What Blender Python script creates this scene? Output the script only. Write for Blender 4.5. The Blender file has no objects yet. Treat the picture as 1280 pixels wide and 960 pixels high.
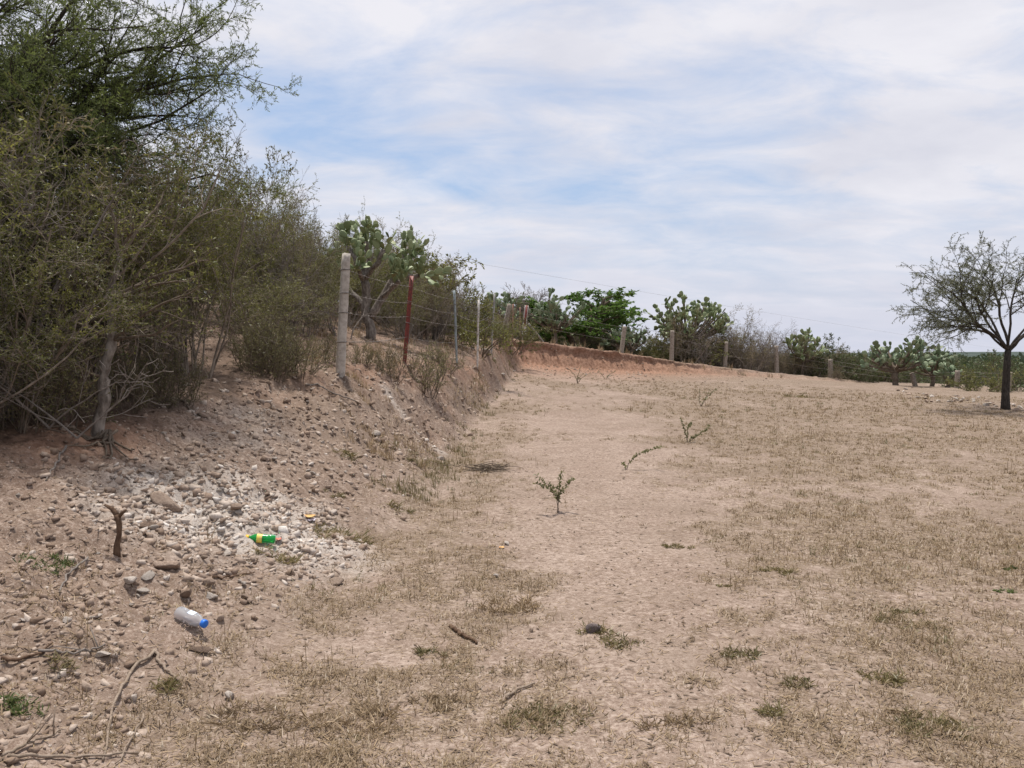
import bpy, math
import numpy as np
from mathutils import Vector, Matrix, Euler

R = math.radians
sc = bpy.context.scene
col = sc.collection
rng = np.random.default_rng(11)

# ------------------------------------------------------------------ camera
F_PX, CX, CY = 1000.0, 640.0, 480.0
EYE = np.array([0.0, 0.0, 1.6])
PITCH = R(2.0)
cam_d = bpy.data.cameras.new("camera")
cam_d.sensor_width = 36.0
cam_d.lens = 36.0 * F_PX / 1280.0
cam_d.clip_start = 0.05
cam_d.clip_end = 12000.0
cam = bpy.data.objects.new("camera", cam_d)
col.objects.link(cam)
cam.location = EYE
cam.rotation_euler = (R(90) - PITCH, 0, 0)
sc.camera = cam
FWD = np.array([0, math.cos(PITCH), -math.sin(PITCH)])
UPV = np.array([0, math.sin(PITCH), math.cos(PITCH)])
RGT = np.array([1.0, 0, 0])


def ray(u, v):
    return FWD + RGT * ((u - CX) / F_PX) - UPV * ((v - CY) / F_PX)


def at(u, v, Y):
    d = ray(u, v)
    return EYE + d * (Y / d[1])


# ------------------------------------------------------------------ numpy noise
_perm = np.random.default_rng(3).permutation(4096)
_grad = np.random.default_rng(4).normal(size=(4096, 2))
_grad /= np.linalg.norm(_grad, axis=1)[:, None]


def perlin(x, y, seed=0):
    x = np.asarray(x, float) + seed * 17.31
    y = np.asarray(y, float) + seed * 9.77
    xi = np.floor(x).astype(np.int64); yi = np.floor(y).astype(np.int64)
    xf = x - xi; yf = y - yi
    u = xf * xf * xf * (xf * (xf * 6 - 15) + 10)
    v = yf * yf * yf * (yf * (yf * 6 - 15) + 10)

    def g(ix, iy, dx, dy):
        h = _perm[(_perm[ix & 4095] + iy) & 4095]
        gr = _grad[h]
        return gr[..., 0] * dx + gr[..., 1] * dy
    a = g(xi, yi, xf, yf); b = g(xi + 1, yi, xf - 1, yf)
    c = g(xi, yi + 1, xf, yf - 1); d = g(xi + 1, yi + 1, xf - 1, yf - 1)
    return (a * (1 - u) + b * u) * (1 - v) + (c * (1 - u) + d * u) * v


def fbm(x, y, oct=4, seed=0, gain=0.5):
    s = 0; a = 1; t = 0
    for i in range(oct):
        s = s + a * perlin(np.asarray(x) * 2 ** i, np.asarray(y) * 2 ** i, seed + i)
        t += a; a *= gain
    return s / t * 1.6


def sstep(a, b, x):
    t = np.clip((np.asarray(x, float) - a) / (b - a), 0, 1)
    return t * t * (3 - 2 * t)


# ------------------------------------------------------------------ terrain
YT = [0, 4, 7, 12, 16, 19, 22, 26, 30, 34, 37, 60]
XT = [-1.5, -1.35, -1.05, -.9, -.8, -.65, -.35, -.05, .15, .45, .7, .7]
YC = [0, 4, 7, 9, 12.3, 16, 20, 22, 26, 30, 33, 36, 60]
XC = [-4.4, -4.1, -3.7, -3.45, -2.8, -2.25, -1.6, -1.15, -.85, -.6, -.35, .1, .1]
ZC = [.8, .85, .95, 1.1, 1.4, 1.46, 1.52, 1.5, 1.85, 2.12, 2.3, 2.42, 2.8]
XF = [-2, .2, 2.2, 5.6, 9.4, 12.3, 16, 20, 26, 60]
YF = [35.4, 36, 37.5, 40, 42.4, 44, 45, 46, 48, 60]
ZF = [2.5, 2.4, 2.15, 1.75, 1.25, .92, .52, .2, -.15, -1.5]
ZT = [1.4, 1.2, .97, .76, .62, .52, .30, .06, -.2, -1.5]


def lot_z(x, y):
    zt = np.interp(x, XF, ZT); yf = np.interp(x, XF, YF)
    s = sstep(12, 1, 0) if False else np.clip((y - 13) / (yf - 13), 0, 1)
    return zt * (s * s * (3 - 2 * s) * .6 + s * .4)


def bank_t(x, y):
    return (y - np.interp(x, XF, YF) - .35 * perlin(x * .9, y * .2, 21) - .22 * perlin(x * 2.7, y * .5, 22)) / .75


def base_h(x, y):
    x = np.asarray(x, float); y = np.asarray(y, float)
    lot = lot_z(x, y)
    # far cut bank
    t = bank_t(x, y)
    zf = np.interp(x, XF, ZF)
    far = zf - .012 * np.maximum(y - np.interp(x, XF, YF) - 3, 0)
    far = np.maximum(far, np.minimum(zf, -1.6 - .004 * np.maximum(y - 90, 0)))
    apron = .12 * np.exp(-np.maximum(-t, 0) / 1.6) * np.clip((zf - lot) / 1.0, 0, 1)
    tt = np.clip(t, 0, 1)
    face = tt ** .8
    z = (lot + apron) * (1 - face) + far * face
    z = np.where(t > 1, far, z)
    # left bank
    xt = np.interp(y, YT, XT) + .22 * perlin(y * .45, 0 * y, 31) + .16 * perlin(y * 1.7, 0 * y, 33)
    xc = np.interp(y, YC, XC) + .16 * perlin(y * .6, 0 * y, 32)
    zc = np.interp(y, YC, ZC)
    zl = np.minimum(lot, 1.3)
    k = np.clip((xt - x) / np.maximum(xt - xc, .05), 0, 1)
    steep = np.interp(y, [0, 8, 11, 13, 40], [0.0, 0.1, .5, .8, .9])
    kk = k * (1 - steep) + (k * k * (3 - 2 * k)) * steep
    s = np.interp(y, [0, 8, 12, 16, 40], [.10, .14, .26, .36, .25])
    d = np.maximum(xc - x, 0)
    zl2 = zl * (1 - kk) + zc * kk + s * 8 * (1 - np.exp(-d / 8))
    # rounded shoulder
    left = np.where(k > 0, zl2, z)
    fade = sstep(40, 34.5, y) if False else 1 - sstep(34.5, 37, y)
    z = np.where(x < xt, np.maximum(left * fade + z * (1 - fade), z * 0 + np.minimum(left, z)), z)
    return z


def bank_k(x, y):
    xt = np.interp(y, YT, XT); xc = np.interp(y, YC, XC)
    return np.clip((xt - x) / np.maximum(xt - xc, .05), 0, 1) * (1 - sstep(35, 38, y))


def seg_d(x, y, ax, ay, bx, by):
    t = np.clip(((x - ax) * (bx - ax) + (y - ay) * (by - ay)) / ((bx - ax) ** 2 + (by - ay) ** 2), 0, 1)
    return np.hypot(x - ax - t * (bx - ax), y - ay - t * (by - ay)), t


RIDGE = (-1.75, 12.1, -.78, 10.4)


def H(x, y):
    x = np.asarray(x, float); y = np.asarray(y, float)
    z = base_h(x, y)
    k = bank_k(x, y)
    onb = np.clip(k * 4, 0, 1)
    onb = onb * (1 - .5 * (k >= 1))
    t = bank_t(x, y)
    face = np.exp(-((t - .5) / .6) ** 2) * (x > -1)
    z = z + .045 * fbm(x * .55, y * .55, 2, 40) * np.clip(y / 6, .3, 1)
    z = z + (.012 + .075 * onb * (1 + 1.0 * sstep(9, 13, y)) + .17 * face) * fbm(x * 1.7, y * 1.7, 3, 44)
    z = z + (.006 + .045 * onb + .09 * face) * fbm(x * 6.5, y * 6.5, 3, 48)
    # chunky ledges in the rubble
    w = np.exp(-(((x + 2.45) / 1.1) ** 2 + ((y - 6.3) / 1.5) ** 2))
    n = fbm(x * 2.2 + .6 * y, y * 3.1, 3, 52)
    z = z + w * .10 * (np.floor(n * 4) / 4 + .3 * (n * 4 - np.floor(n * 4)) / 4)
    wl = onb * (k < 1) * sstep(8.5, 12, y) * (x < 1)
    n = fbm(x * 1.6 + .4 * y, y * 1.0, 3, 56)
    z = z + wl * .16 * (np.floor(n * 4) / 4)
    # pale ridge running down the bank
    d, tt = seg_d(x, y, *RIDGE)
    z = z + .09 * np.exp(-(d / .2) ** 2)
    return z


def hz(x, y):
    return float(H(np.array([x]), np.array([y]))[0])


_rs0 = None
_rs = np.concatenate([np.linspace(1.5, 14, 1800), np.linspace(14.02, 60, 1500)])


def hit(u, v):
    """Where the line of sight through a pixel of the photograph meets the ground."""
    d = ray(u, v)
    P = EYE[None] + d[None] * (_rs / d[1])[:, None]
    g = H(P[:, 0], P[:, 1])
    b = np.nonzero(P[:, 2] <= g)[0]
    i = b[0] if len(b) else len(_rs) - 1
    return np.array([P[i, 0], P[i, 1], g[i]])


_a, _b = hit(482, 496), hit(553, 570)
RIDGE = (_a[0], _a[1], _b[0], _b[1])


def m_white(x, y):
    w = np.exp(-(((x + 2.25) / .85) ** 2 + ((y - 6.3) / 1.0) ** 2)) * 1.2
    w = np.maximum(w, .75 * np.exp(-(((x + 1.55) / .55) ** 2 + ((y - 6.1) / .6) ** 2)))
    w = np.maximum(w, .38 * np.exp(-(((x + 2.9) / .8) ** 2 + ((y - 8.6) / 1.2) ** 2)))
    d, t = seg_d(x, y, *RIDGE)
    w = w * (.75 + .9 * (fbm(x * 2.5, y * 2.5, 4, 61) + .15))
    w = np.maximum(w, np.clip(.42 + .5 * fbm(x * 4, y * 4, 3, 62), 0, .75) * np.exp(-((d + .12 * perlin(x * 3, y * 3, 63)) / .24) ** 2))
    return np.clip(w, 0, 1)


def m_red(x, y):
    t = bank_t(x, y)
    hgt = np.clip((np.interp(x, XF, ZF) - np.interp(x, XF, ZT)) / 1.0, 0, 1)
    f = np.where(t < 0, np.exp(np.minimum(t, 0) / 6.0) * .95, np.exp(-((t - .2) / 1.0) ** 2)) * hgt * (x > -1.5)
    xc = np.interp(y, YC, XC)
    l = np.exp(-((x - xc - .15) / .5) ** 2) * (.35 + .25 * sstep(10, 14, y)) * (y > 5) * (y < 36) * (.6 + fbm(x, y, 3, 64))
    l = np.maximum(l, .32 * np.clip(bank_k(x, y) * 3, 0, 1) * sstep(11, 15, y) * (.6 + fbm(x * 1.5, y * .7, 3, 65)))
    l = np.maximum(l, .9 * np.exp(-(((x + 3.75) / .5) ** 2 + ((y - 6.8) / 1.0) ** 2)))
    return np.clip(np.maximum(f, l), 0, 1)


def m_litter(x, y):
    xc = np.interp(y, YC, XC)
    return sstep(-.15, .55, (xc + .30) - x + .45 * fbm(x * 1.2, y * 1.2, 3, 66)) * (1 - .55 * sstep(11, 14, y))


def m_grass(x, y):
    n = fbm(x * .55, y * .4, 4, 70)
    n2 = fbm(x * 2.3, y * 1.7, 3, 75)
    b = .13 + .42 * sstep(.9, 3.0, x - .10 * (y - 5))
    b = b - .40 * np.exp(-((x - (.85 + .09 * (y - 6))) / (.45 + .10 * np.maximum(y - 5, 0))) ** 2) * sstep(4.0, 5.2, y) * (1 - sstep(16, 30, y))
    b = b + .15 * np.exp(-((y - 3.6) / .7) ** 2) - .25 * np.exp(-(((x + .75) / .5) ** 2 + ((y - 4.5) / .6) ** 2))
    b = b + .25 * np.exp(-(((x + .15) / .35) ** 2 + ((y - 5.6) / 1.2) ** 2))
    b = b + .22 * np.exp(-((x + .95) / .5) ** 2) * (y > 3) * (y < 18)
    b = b - .5 * sstep(.35, .7, bank_k(x, y)) * (y < 11)
    b = b - .35 * np.clip(bank_k(x, y) * 3, 0, 1) * (y > 14)
    b = b + (.55 * np.exp(-((y - 20.5) / 1.3) ** 2) + .45 * np.exp(-((y - 15.2) / .7) ** 2) + .4 * np.exp(-((y - 27) / 1.6) ** 2)) * (x > -.3)
    b = b - .5 * m_white(x, y)
    b = np.where(x < np.interp(y, YC, XC), -.2, b)
    t = bank_t(x, y)
    b = np.where(t > -1.5, b - .4, b)
    n3 = fbm(x * 6, y * 4.5, 3, 79)
    return np.clip(b - .03 + .70 * n + .50 * n2 + .45 * n3, 0, 1)


# ------------------------------------------------------------------ mesh building
def np_mesh(name, V, quads=None, tris=None, mat=None, smooth=False, fattr=None, pattrs=None):
    me = bpy.data.meshes.new(name)
    V = np.asarray(V, np.float32).reshape(-1, 3)
    nq = 0 if quads is None else len(quads)
    nt = 0 if tris is None else len(tris)
    me.vertices.add(len(V)); me.vertices.foreach_set("co", V.ravel())
    parts = []
    if nq: parts.append(np.asarray(quads, np.int32).ravel())
    if nt: parts.append(np.asarray(tris, np.int32).ravel())
    idx = np.concatenate(parts) if parts else np.zeros(0, np.int32)
    me.loops.add(len(idx)); me.loops.foreach_set("vertex_index", idx)
    tot = np.concatenate([np.full(nq, 4, np.int32), np.full(nt, 3, np.int32)])
    st = np.concatenate([[0], np.cumsum(tot)[:-1]]).astype(np.int32) if len(tot) else tot
    me.polygons.add(len(tot))
    me.polygons.foreach_set("loop_start", st); me.polygons.foreach_set("loop_total", tot)
    if smooth: me.polygons.foreach_set("use_smooth", np.ones(len(tot), bool))
    if fattr is not None:
        a = me.attributes.new("v", 'FLOAT', 'FACE'); a.data.foreach_set("value", np.asarray(fattr, np.float32))
    if pattrs:
        for k, arr in pattrs.items():
            a = me.attributes.new(k, 'FLOAT', 'POINT'); a.data.foreach_set("value", np.asarray(arr, np.float32))
    me.update(calc_edges=True)
    me.validate()
    if mat: me.materials.append(mat)
    return me


class MB:
    def __init__(s):
        s.V = []; s.Q = []; s.T = []; s.qa = []; s.ta = []; s.n = 0

    def add(s, V, Q=None, T=None, v=0.5):
        V = np.asarray(V, float).reshape(-1, 3)
        if Q is not None and len(Q):
            Q = np.asarray(Q) + s.n; s.Q.append(Q); s.qa.append(np.broadcast_to(v, len(Q)))
        if T is not None and len(T):
            T = np.asarray(T) + s.n; s.T.append(T); s.ta.append(np.broadcast_to(v, len(T)))
        s.V.append(V); s.n += len(V)

    def tube(s, P, rad, k=5, cap=True, v=.5):
        P = np.asarray(P, float); n = len(P)
        rad = np.broadcast_to(np.asarray(rad, float), n)
        D = np.gradient(P, axis=0); D /= np.linalg.norm(D, axis=1)[:, None] + 1e-9
        m = D.mean(0)
        ref = np.eye(3)[np.argmin(np.abs(m))]
        A = np.cross(D, ref); A /= np.linalg.norm(A, axis=1)[:, None] + 1e-9
        B = np.cross(D, A)
        th = np.arange(k) * 2 * math.pi / k
        V = P[:, None] + rad[:, None, None] * (np.cos(th)[None, :, None] * A[:, None] + np.sin(th)[None, :, None] * B[:, None])
        i = np.arange(n - 1)[:, None] * k; j = np.arange(k)[None]; j2 = (j + 1) % k
        Q = np.stack([i + j, i + j2, i + k + j2, i + k + j], -1).reshape(-1, 4)
        V = V.reshape(-1, 3); T = None
        if cap:
            V = np.vstack([V, P[0], P[-1]]); a = n * k
            jj = np.arange(k); j3 = (jj + 1) % k
            T = np.vstack([np.stack([np.full(k, a), j3, jj], 1), np.stack([np.full(k, a + 1), (n - 1) * k + jj, (n - 1) * k + j3], 1)])
        s.add(V, Q, T, v)

    def box(s, c, size, rot=None, v=.5):
        x, y, z = np.asarray(size) / 2
        V = np.array([[-x, -y, -z], [x, -y, -z], [x, y, -z], [-x, y, -z], [-x, -y, z], [x, -y, z], [x, y, z], [-x, y, z]])
        if rot is not None: V = V @ np.asarray(rot).T
        s.add(V + np.asarray(c), [[0, 3, 2, 1], [4, 5, 6, 7], [0, 1, 5, 4], [1, 2, 6, 5], [2, 3, 7, 6], [3, 0, 4, 7]], None, v)

    def lathe(s, prof, M=None, k=20, v=.5):
        prof = np.asarray(prof, float); n = len(prof)
        th = np.arange(k) * 2 * math.pi / k
        V = np.stack([prof[:, 0, None] * np.cos(th), prof[:, 0, None] * np.sin(th), np.broadcast_to(prof[:, 1, None], (n, k))], -1)
        i = np.arange(n - 1)[:, None] * k; j = np.arange(k)[None]; j2 = (j + 1) % k
        Q = np.stack([i + j, i + j2, i + k + j2, i + k + j], -1).reshape(-1, 4)
        s.add(V.reshape(-1, 3), Q, None, v)

    def leaves(s, P, A, L, W, r, v=None, fold=0.0):
        n = len(P)
        if n == 0: return
        A = A / (np.linalg.norm(A, axis=1)[:, None] + 1e-9)
        B = np.cross(A, r.normal(size=(n, 3))); B /= np.linalg.norm(B, axis=1)[:, None] + 1e-9
        L = np.broadcast_to(L, n)[:, None]; W = np.broadcast_to(W, n)[:, None]
        N = np.cross(A, B)
        mid = P + A * L * .5 + N * L * fold
        V = np.stack([P, mid + B * W * .5, P + A * L, mid - B * W * .5], 1)
        Q = np.arange(n * 4).reshape(n, 4)
        s.add(V.reshape(-1, 3), Q, None, r.random(n) if v is None else v)

    def mesh(s, name, mat, smooth=False):
        V = np.vstack(s.V)
        Q = np.vstack(s.Q) if s.Q else None; T = np.vstack(s.T) if s.T else None
        fa = np.concatenate(s.qa + s.ta)
        return np_mesh(name, V, Q, T, mat, smooth, fa)


def link(name, me, parent=None, loc=(0, 0, 0)):
    o = bpy.data.objects.new(name, me); col.objects.link(o)
    o.location = loc
    if parent: o.parent = parent
    return o


def tag(o, label=None, cat=None, group=None, kind=None):
    if label: o["label"] = label
    if cat: o["category"] = cat
    if group: o["group"] = group
    if kind: o["kind"] = kind
    return o


def thing(name, label, cat, loc=(0, 0, 0), group=None, rz=0.0):
    o = bpy.data.objects.new(name, None); col.objects.link(o)
    o.location = loc; o.rotation_euler = (0, 0, rz); o.empty_display_size = .2
    return tag(o, label, cat, group)


def dup(root, loc, rz=0, s=1.0, label=None, group=None, tilt=(0, 0)):
    r = root.copy(); col.objects.link(r)
    r.location = loc; r.rotation_euler = (tilt[0], tilt[1], rz)
    r.scale = (s, s, s) if np.isscalar(s) else s
    if label: r["label"] = label
    if group: r["group"] = group
    for ch in list(root.children):
        c = ch.copy(); col.objects.link(c); c.parent = r
    return r


# ------------------------------------------------------------------ materials
def nt(name):
    m = bpy.data.materials.new(name); m.use_nodes = True
    t = m.node_tree; t.nodes.clear()
    return m, t


class NG:
    def __init__(s, t): s.t = t

    def n(s, typ, **kw):
        nd = s.t.nodes.new(typ)
        for k, v in kw.items():
            if k.startswith('i_'): nd.inputs[k[2:]].default_value = v
            else: setattr(nd, k, v)
        return nd

    def l(s, a, b): s.t.links.new(a, b)

    def noise(s, scale, detail=4, rough=.55, vec=None, dist=0):
        nd = s.n('ShaderNodeTexNoise'); nd.inputs['Scale'].default_value = scale
        nd.inputs['Detail'].default_value = detail; nd.inputs['Roughness'].default_value = rough
        nd.inputs['Distortion'].default_value = dist
        if vec is not None: s.l(vec, nd.inputs['Vector'])
        return nd.outputs['Fac']

    def ramp(s, fac, a, b, ca=(0, 0, 0, 1), cb=(1, 1, 1, 1)):
        if a > b: a, b, ca, cb = b, a, cb, ca
        nd = s.n('ShaderNodeValToRGB'); e = nd.color_ramp.elements
        e[0].position = a; e[1].position = b; e[0].color = ca; e[1].color = cb
        s.l(fac, nd.inputs['Fac']); return nd.outputs['Color']

    def mix(s, fac, a, b, mode='MIX'):
        nd = s.n('ShaderNodeMixRGB'); nd.blend_type = mode
        for sock, val in ((nd.inputs['Fac'], fac), (nd.inputs['Color1'], a), (nd.inputs['Color2'], b)):
            if hasattr(val, 'is_output'): s.l(val, sock)
            elif isinstance(val, (int, float)): sock.default_value = val
            else: sock.default_value = (*val, 1) if len(val) == 3 else val
        return nd.outputs['Color']

    def math(s, op, a, b=None, c=None):
        nd = s.n('ShaderNodeMath'); nd.operation = op
        for i, val in enumerate((a, b, c)):
            if val is None: continue
            if hasattr(val, 'is_output'): s.l(val, nd.inputs[i])
            else: nd.inputs[i].default_value = val
        return nd.outputs[0]

    def attr(s, name):
        nd = s.n('ShaderNodeAttribute'); nd.attribute_name = name; return nd.outputs['Fac']

    def pos(s):
        return s.n('ShaderNodeNewGeometry').outputs['Position']

    def obj(s):
        return s.n('ShaderNodeTexCoord').outputs['Object']

    def orand(s):
        return s.n('ShaderNodeObjectInfo').outputs['Random']

    def out(s, shader):
        o = s.n('ShaderNodeOutputMaterial'); s.l(shader, o.inputs['Surface'])

    def bsdf(s, color, rough=.8, bump=None, bstr=.3, bdist=.01, spec=.3, **kw):
        b = s.n('ShaderNodeBsdfPrincipled')
        if hasattr(color, 'is_output'): s.l(color, b.inputs['Base Color'])
        else: b.inputs['Base Color'].default_value = (*color, 1)
        if hasattr(rough, 'is_output'): s.l(rough, b.inputs['Roughness'])
        else: b.inputs['Roughness'].default_value = rough
        b.inputs['Specular IOR Level'].default_value = spec
        for k, v in kw.items(): b.inputs[k].default_value = v
        if bump is not None:
            bn = s.n('ShaderNodeBump'); bn.inputs['Strength'].default_value = bstr; bn.inputs['Distance'].default_value = bdist
            s.l(bump, bn.inputs['Height']); s.l(bn.outputs['Normal'], b.inputs['Normal'])
        s.out(b.outputs['BSDF'])
        return b


def leaf_mat(name, ca, cb, trans=.3, var=.35, clump=None):
    m, t = nt(name); g = NG(t)
    c = g.mix(g.attr('v'), ca, cb)
    if clump: c = g.mix(g.math('MULTIPLY', g.ramp(g.noise(1.7, 3, .6, g.pos()), .52, .66), .75), c, clump)
    k = g.math('MULTIPLY_ADD', g.orand(), var, 1 - var / 2)
    c = g.mix(1.0, c, g.n('ShaderNodeCombineColor').outputs[0], 'MULTIPLY')
    comb = c.node.inputs['Color2'].links[0].from_node
    for i in range(3): g.l(k, comb.inputs[i])
    d = g.n('ShaderNodeBsdfDiffuse'); tr = g.n('ShaderNodeBsdfTranslucent'); gl = g.n('ShaderNodeBsdfGlossy')
    gl.inputs['Roughness'].default_value = .45
    g.l(c, d.inputs['Color']); g.l(c, tr.inputs['Color'])
    mx = g.n('ShaderNodeMixShader'); mx.inputs[0].default_value = trans
    g.l(d.outputs[0], mx.inputs[1]); g.l(tr.outputs[0], mx.inputs[2])
    mx2 = g.n('ShaderNodeMixShader'); mx2.inputs[0].default_value = .03
    g.l(mx.outputs[0], mx2.inputs[1]); g.l(gl.outputs[0], mx2.inputs[2])
    g.out(mx2.outputs[0])
    return m


def bark_mat(name, ca, cb, scale=25):
    m, t = nt(name); g = NG(t)
    o = g.obj()
    mp = g.n('ShaderNodeMapping'); mp.inputs['Scale'].default_value = (1, 1, .35); g.l(o, mp.inputs['Vector'])
    n = g.noise(scale, 5, .6, mp.outputs[0])
    c = g.ramp(n, .35, .65, (*ca, 1), (*cb, 1))
    n2 = g.noise(3, 3, .6, o)
    c = g.mix(g.math('MULTIPLY', n2, .5), c, (ca[0] * .6, ca[1] * .6, ca[2] * .6))
    g.bsdf(c, .9, n, .6, .02, .1)
    return m


M = {}
M['leaf_olive'] = leaf_mat('olive_leaf', (.066, .078, .022), (.195, .192, .055), .42, .5, (.25, .25, .06))
M['leaf_brown'] = leaf_mat('dry_leaf', (.12, .105, .045), (.26, .21, .10), .35, .5, (.24, .23, .07))
M['leaf_mesq'] = leaf_mat('mesquite_leaf', (.085, .115, .03), (.17, .20, .06), .45)
M['leaf_green'] = leaf_mat('green_leaf', (.09, .16, .025), (.20, .29, .055), .45)
M['leaf_tree'] = leaf_mat('tree_leaf', (.055, .115, .02), (.14, .225, .045), .4)
M['leaf_dark'] = leaf_mat('dark_leaf', (.055, .08, .026), (.11, .135, .05), .35)
M['leaf_grey'] = leaf_mat('grey_leaf', (.10, .115, .065), (.19, .20, .115), .4)
M['leaf_weed'] = leaf_mat('weed_leaf', (.12, .13, .05), (.24, .21, .10), .35, .5)
M['leaf_seed'] = leaf_mat('seedling_leaf', (.13, .14, .055), (.26, .25, .12), .4)
M['grass_green'] = leaf_mat('grass_green', (.105, .098, .034), (.27, .21, .11), .3)
M['weed_green'] = leaf_mat('weed_green', (.06, .095, .028), (.15, .175, .06), .35)
M['straw'] = leaf_mat('straw', (.175, .122, .07), (.37, .275, .17), .2)
M['litter'] = leaf_mat('litter', (.11, .075, .05), (.24, .175, .12), .1)
M['litter_dark'] = leaf_mat('litter_dark', (.08, .055, .038), (.15, .11, .075), .1)
M['bark_dark'] = bark_mat('bark_dark', (.035, .03, .026), (.085, .073, .062))
M['bark_brown'] = bark_mat('bark_brown', (.11, .085, .063), (.23, .185, .145))
M['bark_grey'] = bark_mat('bark_grey', (.11, .09, .075), (.36, .32, .28))
M['twig_brown'] = bark_mat('twig_brown', (.15, .122, .098), (.38, .32, .265), 12)
M['twig_grey'] = bark_mat('twig_grey', (.15, .128, .112), (.27, .235, .21))
M['stick'] = bark_mat('dry_stick', (.20, .15, .11), (.36, .29, .23), 40)
M['stump'] = bark_mat('stump_wood', (.075, .045, .03), (.19, .125, .085), 40)


def m_ground():
    m, t = nt('ground'); g = NG(t)
    p = g.pos()
    n1 = g.noise(1.3, 6, .6, p)
    n2 = g.noise(9, 6, .65, p)
    n3 = g.noise(70, 4, .6, p)
    n4 = g.noise(260, 3, .6, p)
    c = g.mix(g.ramp(n1, .35, .68), (.222, .157, .121), (.318, .242, .196))
    c = g.mix(g.math('MULTIPLY', g.ramp(n2, .42, .66), .5), c, (.18, .128, .097))
    # red cut, grass thatch, litter, white caliche
    red = g.math('MULTIPLY', g.attr('red'), g.math('MULTIPLY_ADD', n2, .9, .4))
    c = g.mix(g.ramp(red, .08, .75), c, g.mix(g.ramp(n2, .4, .6), (.27, .13, .075), (.43, .25, .165)))
    gr = g.math('MULTIPLY', g.attr('grass'), g.math('MULTIPLY_ADD', n3, 1.6, 0.1))
    c = g.mix(g.math('MULTIPLY', g.ramp(gr, .04, .42), .85), c, g.mix(g.ramp(n3, .4, .6), (.122, .085, .052), (.19, .136, .088)))
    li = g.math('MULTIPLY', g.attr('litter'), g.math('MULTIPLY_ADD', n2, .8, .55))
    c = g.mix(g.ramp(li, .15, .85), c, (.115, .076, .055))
    bk = g.math('MULTIPLY', g.attr('bank'), g.math('MULTIPLY_ADD', n2, 1.2, .2))
    c = g.mix(g.math('MULTIPLY', g.ramp(bk, .15, .7), .85), c, (.17, .115, .084))
    wh = g.math('MULTIPLY', g.attr('white'), g.math('MULTIPLY_ADD', n2, 1.1, .35))
    c = g.mix(g.ramp(wh, .15, .6), c, (.43, .385, .345))
    # grit
    c = g.mix(g.math('MULTIPLY', g.ramp(n3, .53, .68), .5), c, (.45, .385, .33))
    c = g.mix(g.math('MULTIPLY', g.ramp(n3, .46, .32), .75), c, (.105, .073, .055))
    c = g.mix(g.math('MULTIPLY', g.ramp(n4, .55, .68), .6), c, (.47, .41, .355))
    c = g.mix(g.math('MULTIPLY', g.ramp(n4, .46, .33), .7), c, (.085, .06, .046))
    n5 = g.noise(24, 4, .65, p)
    c = g.mix(g.math('MULTIPLY', g.ramp(n5, .45, .37), .75), c, (.135, .096, .072))
    c = g.mix(g.math('MULTIPLY', g.ramp(n5, .54, .62), .5), c, (.42, .34, .285))
    n7 = g.noise(.45, 4, .6, p)
    c = g.mix(g.math('MULTIPLY', g.ramp(n7, .50, .36), .4), c, (.165, .122, .09))
    n6 = g.noise(4.2, 5, .7, p)
    c = g.mix(g.math('MULTIPLY', g.ramp(n6, .47, .34), .45), c, (.165, .12, .09))
    rc = g.mix(g.ramp(n2, .4, .6), (.155, .08, .05), (.285, .168, .114))
    c = g.mix(g.math('MULTIPLY', g.ramp(g.attr('red'), .1, .7), .78), c, rc)
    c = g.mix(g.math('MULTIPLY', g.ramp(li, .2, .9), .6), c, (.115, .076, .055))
    # far country is scrub green
    c = g.mix(g.attr('far'), c, (.075, .085, .04))
    h = g.math('ADD', g.math('MULTIPLY', n3, 1.0), g.math('MULTIPLY', n4, .35))
    h = g.math('ADD', h, g.math('MULTIPLY', n2, 1.5))
    g.bsdf(c, .95, h, .6, .012, .12)
    return m


def m_rock(name, ca, cb):
    m, t = nt(name); g = NG(t)
    o = g.obj()
    n = g.noise(9, 6, .65, o); n2 = g.noise(45, 4, .6, o)
    c = g.mix(g.ramp(n, .35, .68), ca, cb)
    k = g.math('MULTIPLY_ADD', g.orand(), .4, .75)
    comb = g.n('ShaderNodeCombineColor')
    for i in range(3): g.l(k, comb.inputs[i])
    c = g.mix(1.0, c, comb.outputs[0], 'MULTIPLY')
    c = g.mix(g.math('MULTIPLY', g.ramp(n2, .45, .3), .5), c, (.15, .10, .075))
    g.bsdf(c, .92, g.math('ADD', n, g.math('MULTIPLY', n2, .4)), .7, .02, .15)
    return m


def m_gravel():
    m, t = nt('gravel'); g = NG(t)
    v = g.attr('v')
    nd = g.n('ShaderNodeValToRGB'); e = nd.color_ramp.elements
    e[0].position = 0; e[0].color = (.19, .135, .10, 1)
    e[1].position = 1; e[1].color = (.58, .54, .50, 1)
    for p_, c_ in ((.3, (.27, .20, .155, 1)), (.6, (.37, .295, .24, 1)), (.85, (.48, .42, .37, 1))):
        x = e.new(p_); x.color = c_
    g.l(v, nd.inputs['Fac'])
    n = g.noise(80, 3, .6, g.pos())
    c = g.mix(g.math('MULTIPLY', g.ramp(n, .5, .3), .45), nd.outputs['Color'], (.2, .14, .1))
    g.bsdf(c, .92, n, .5, .006, .15)
    return m


M['ground'] = m_ground()
M['rock_pale'] = m_rock('rock_pale', (.36, .30, .25), (.55, .50, .45))
M['rock_tan'] = m_rock('rock_tan', (.26, .19, .145), (.40, .31, .245))
M['rock_brown'] = m_rock('rock_brown', (.17, .12, .09), (.29, .21, .16))
M['rock_dark'] = m_rock('rock_dark', (.12, .10, .095), (.25, .20, .19))
M['gravel'] = m_gravel()


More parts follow.
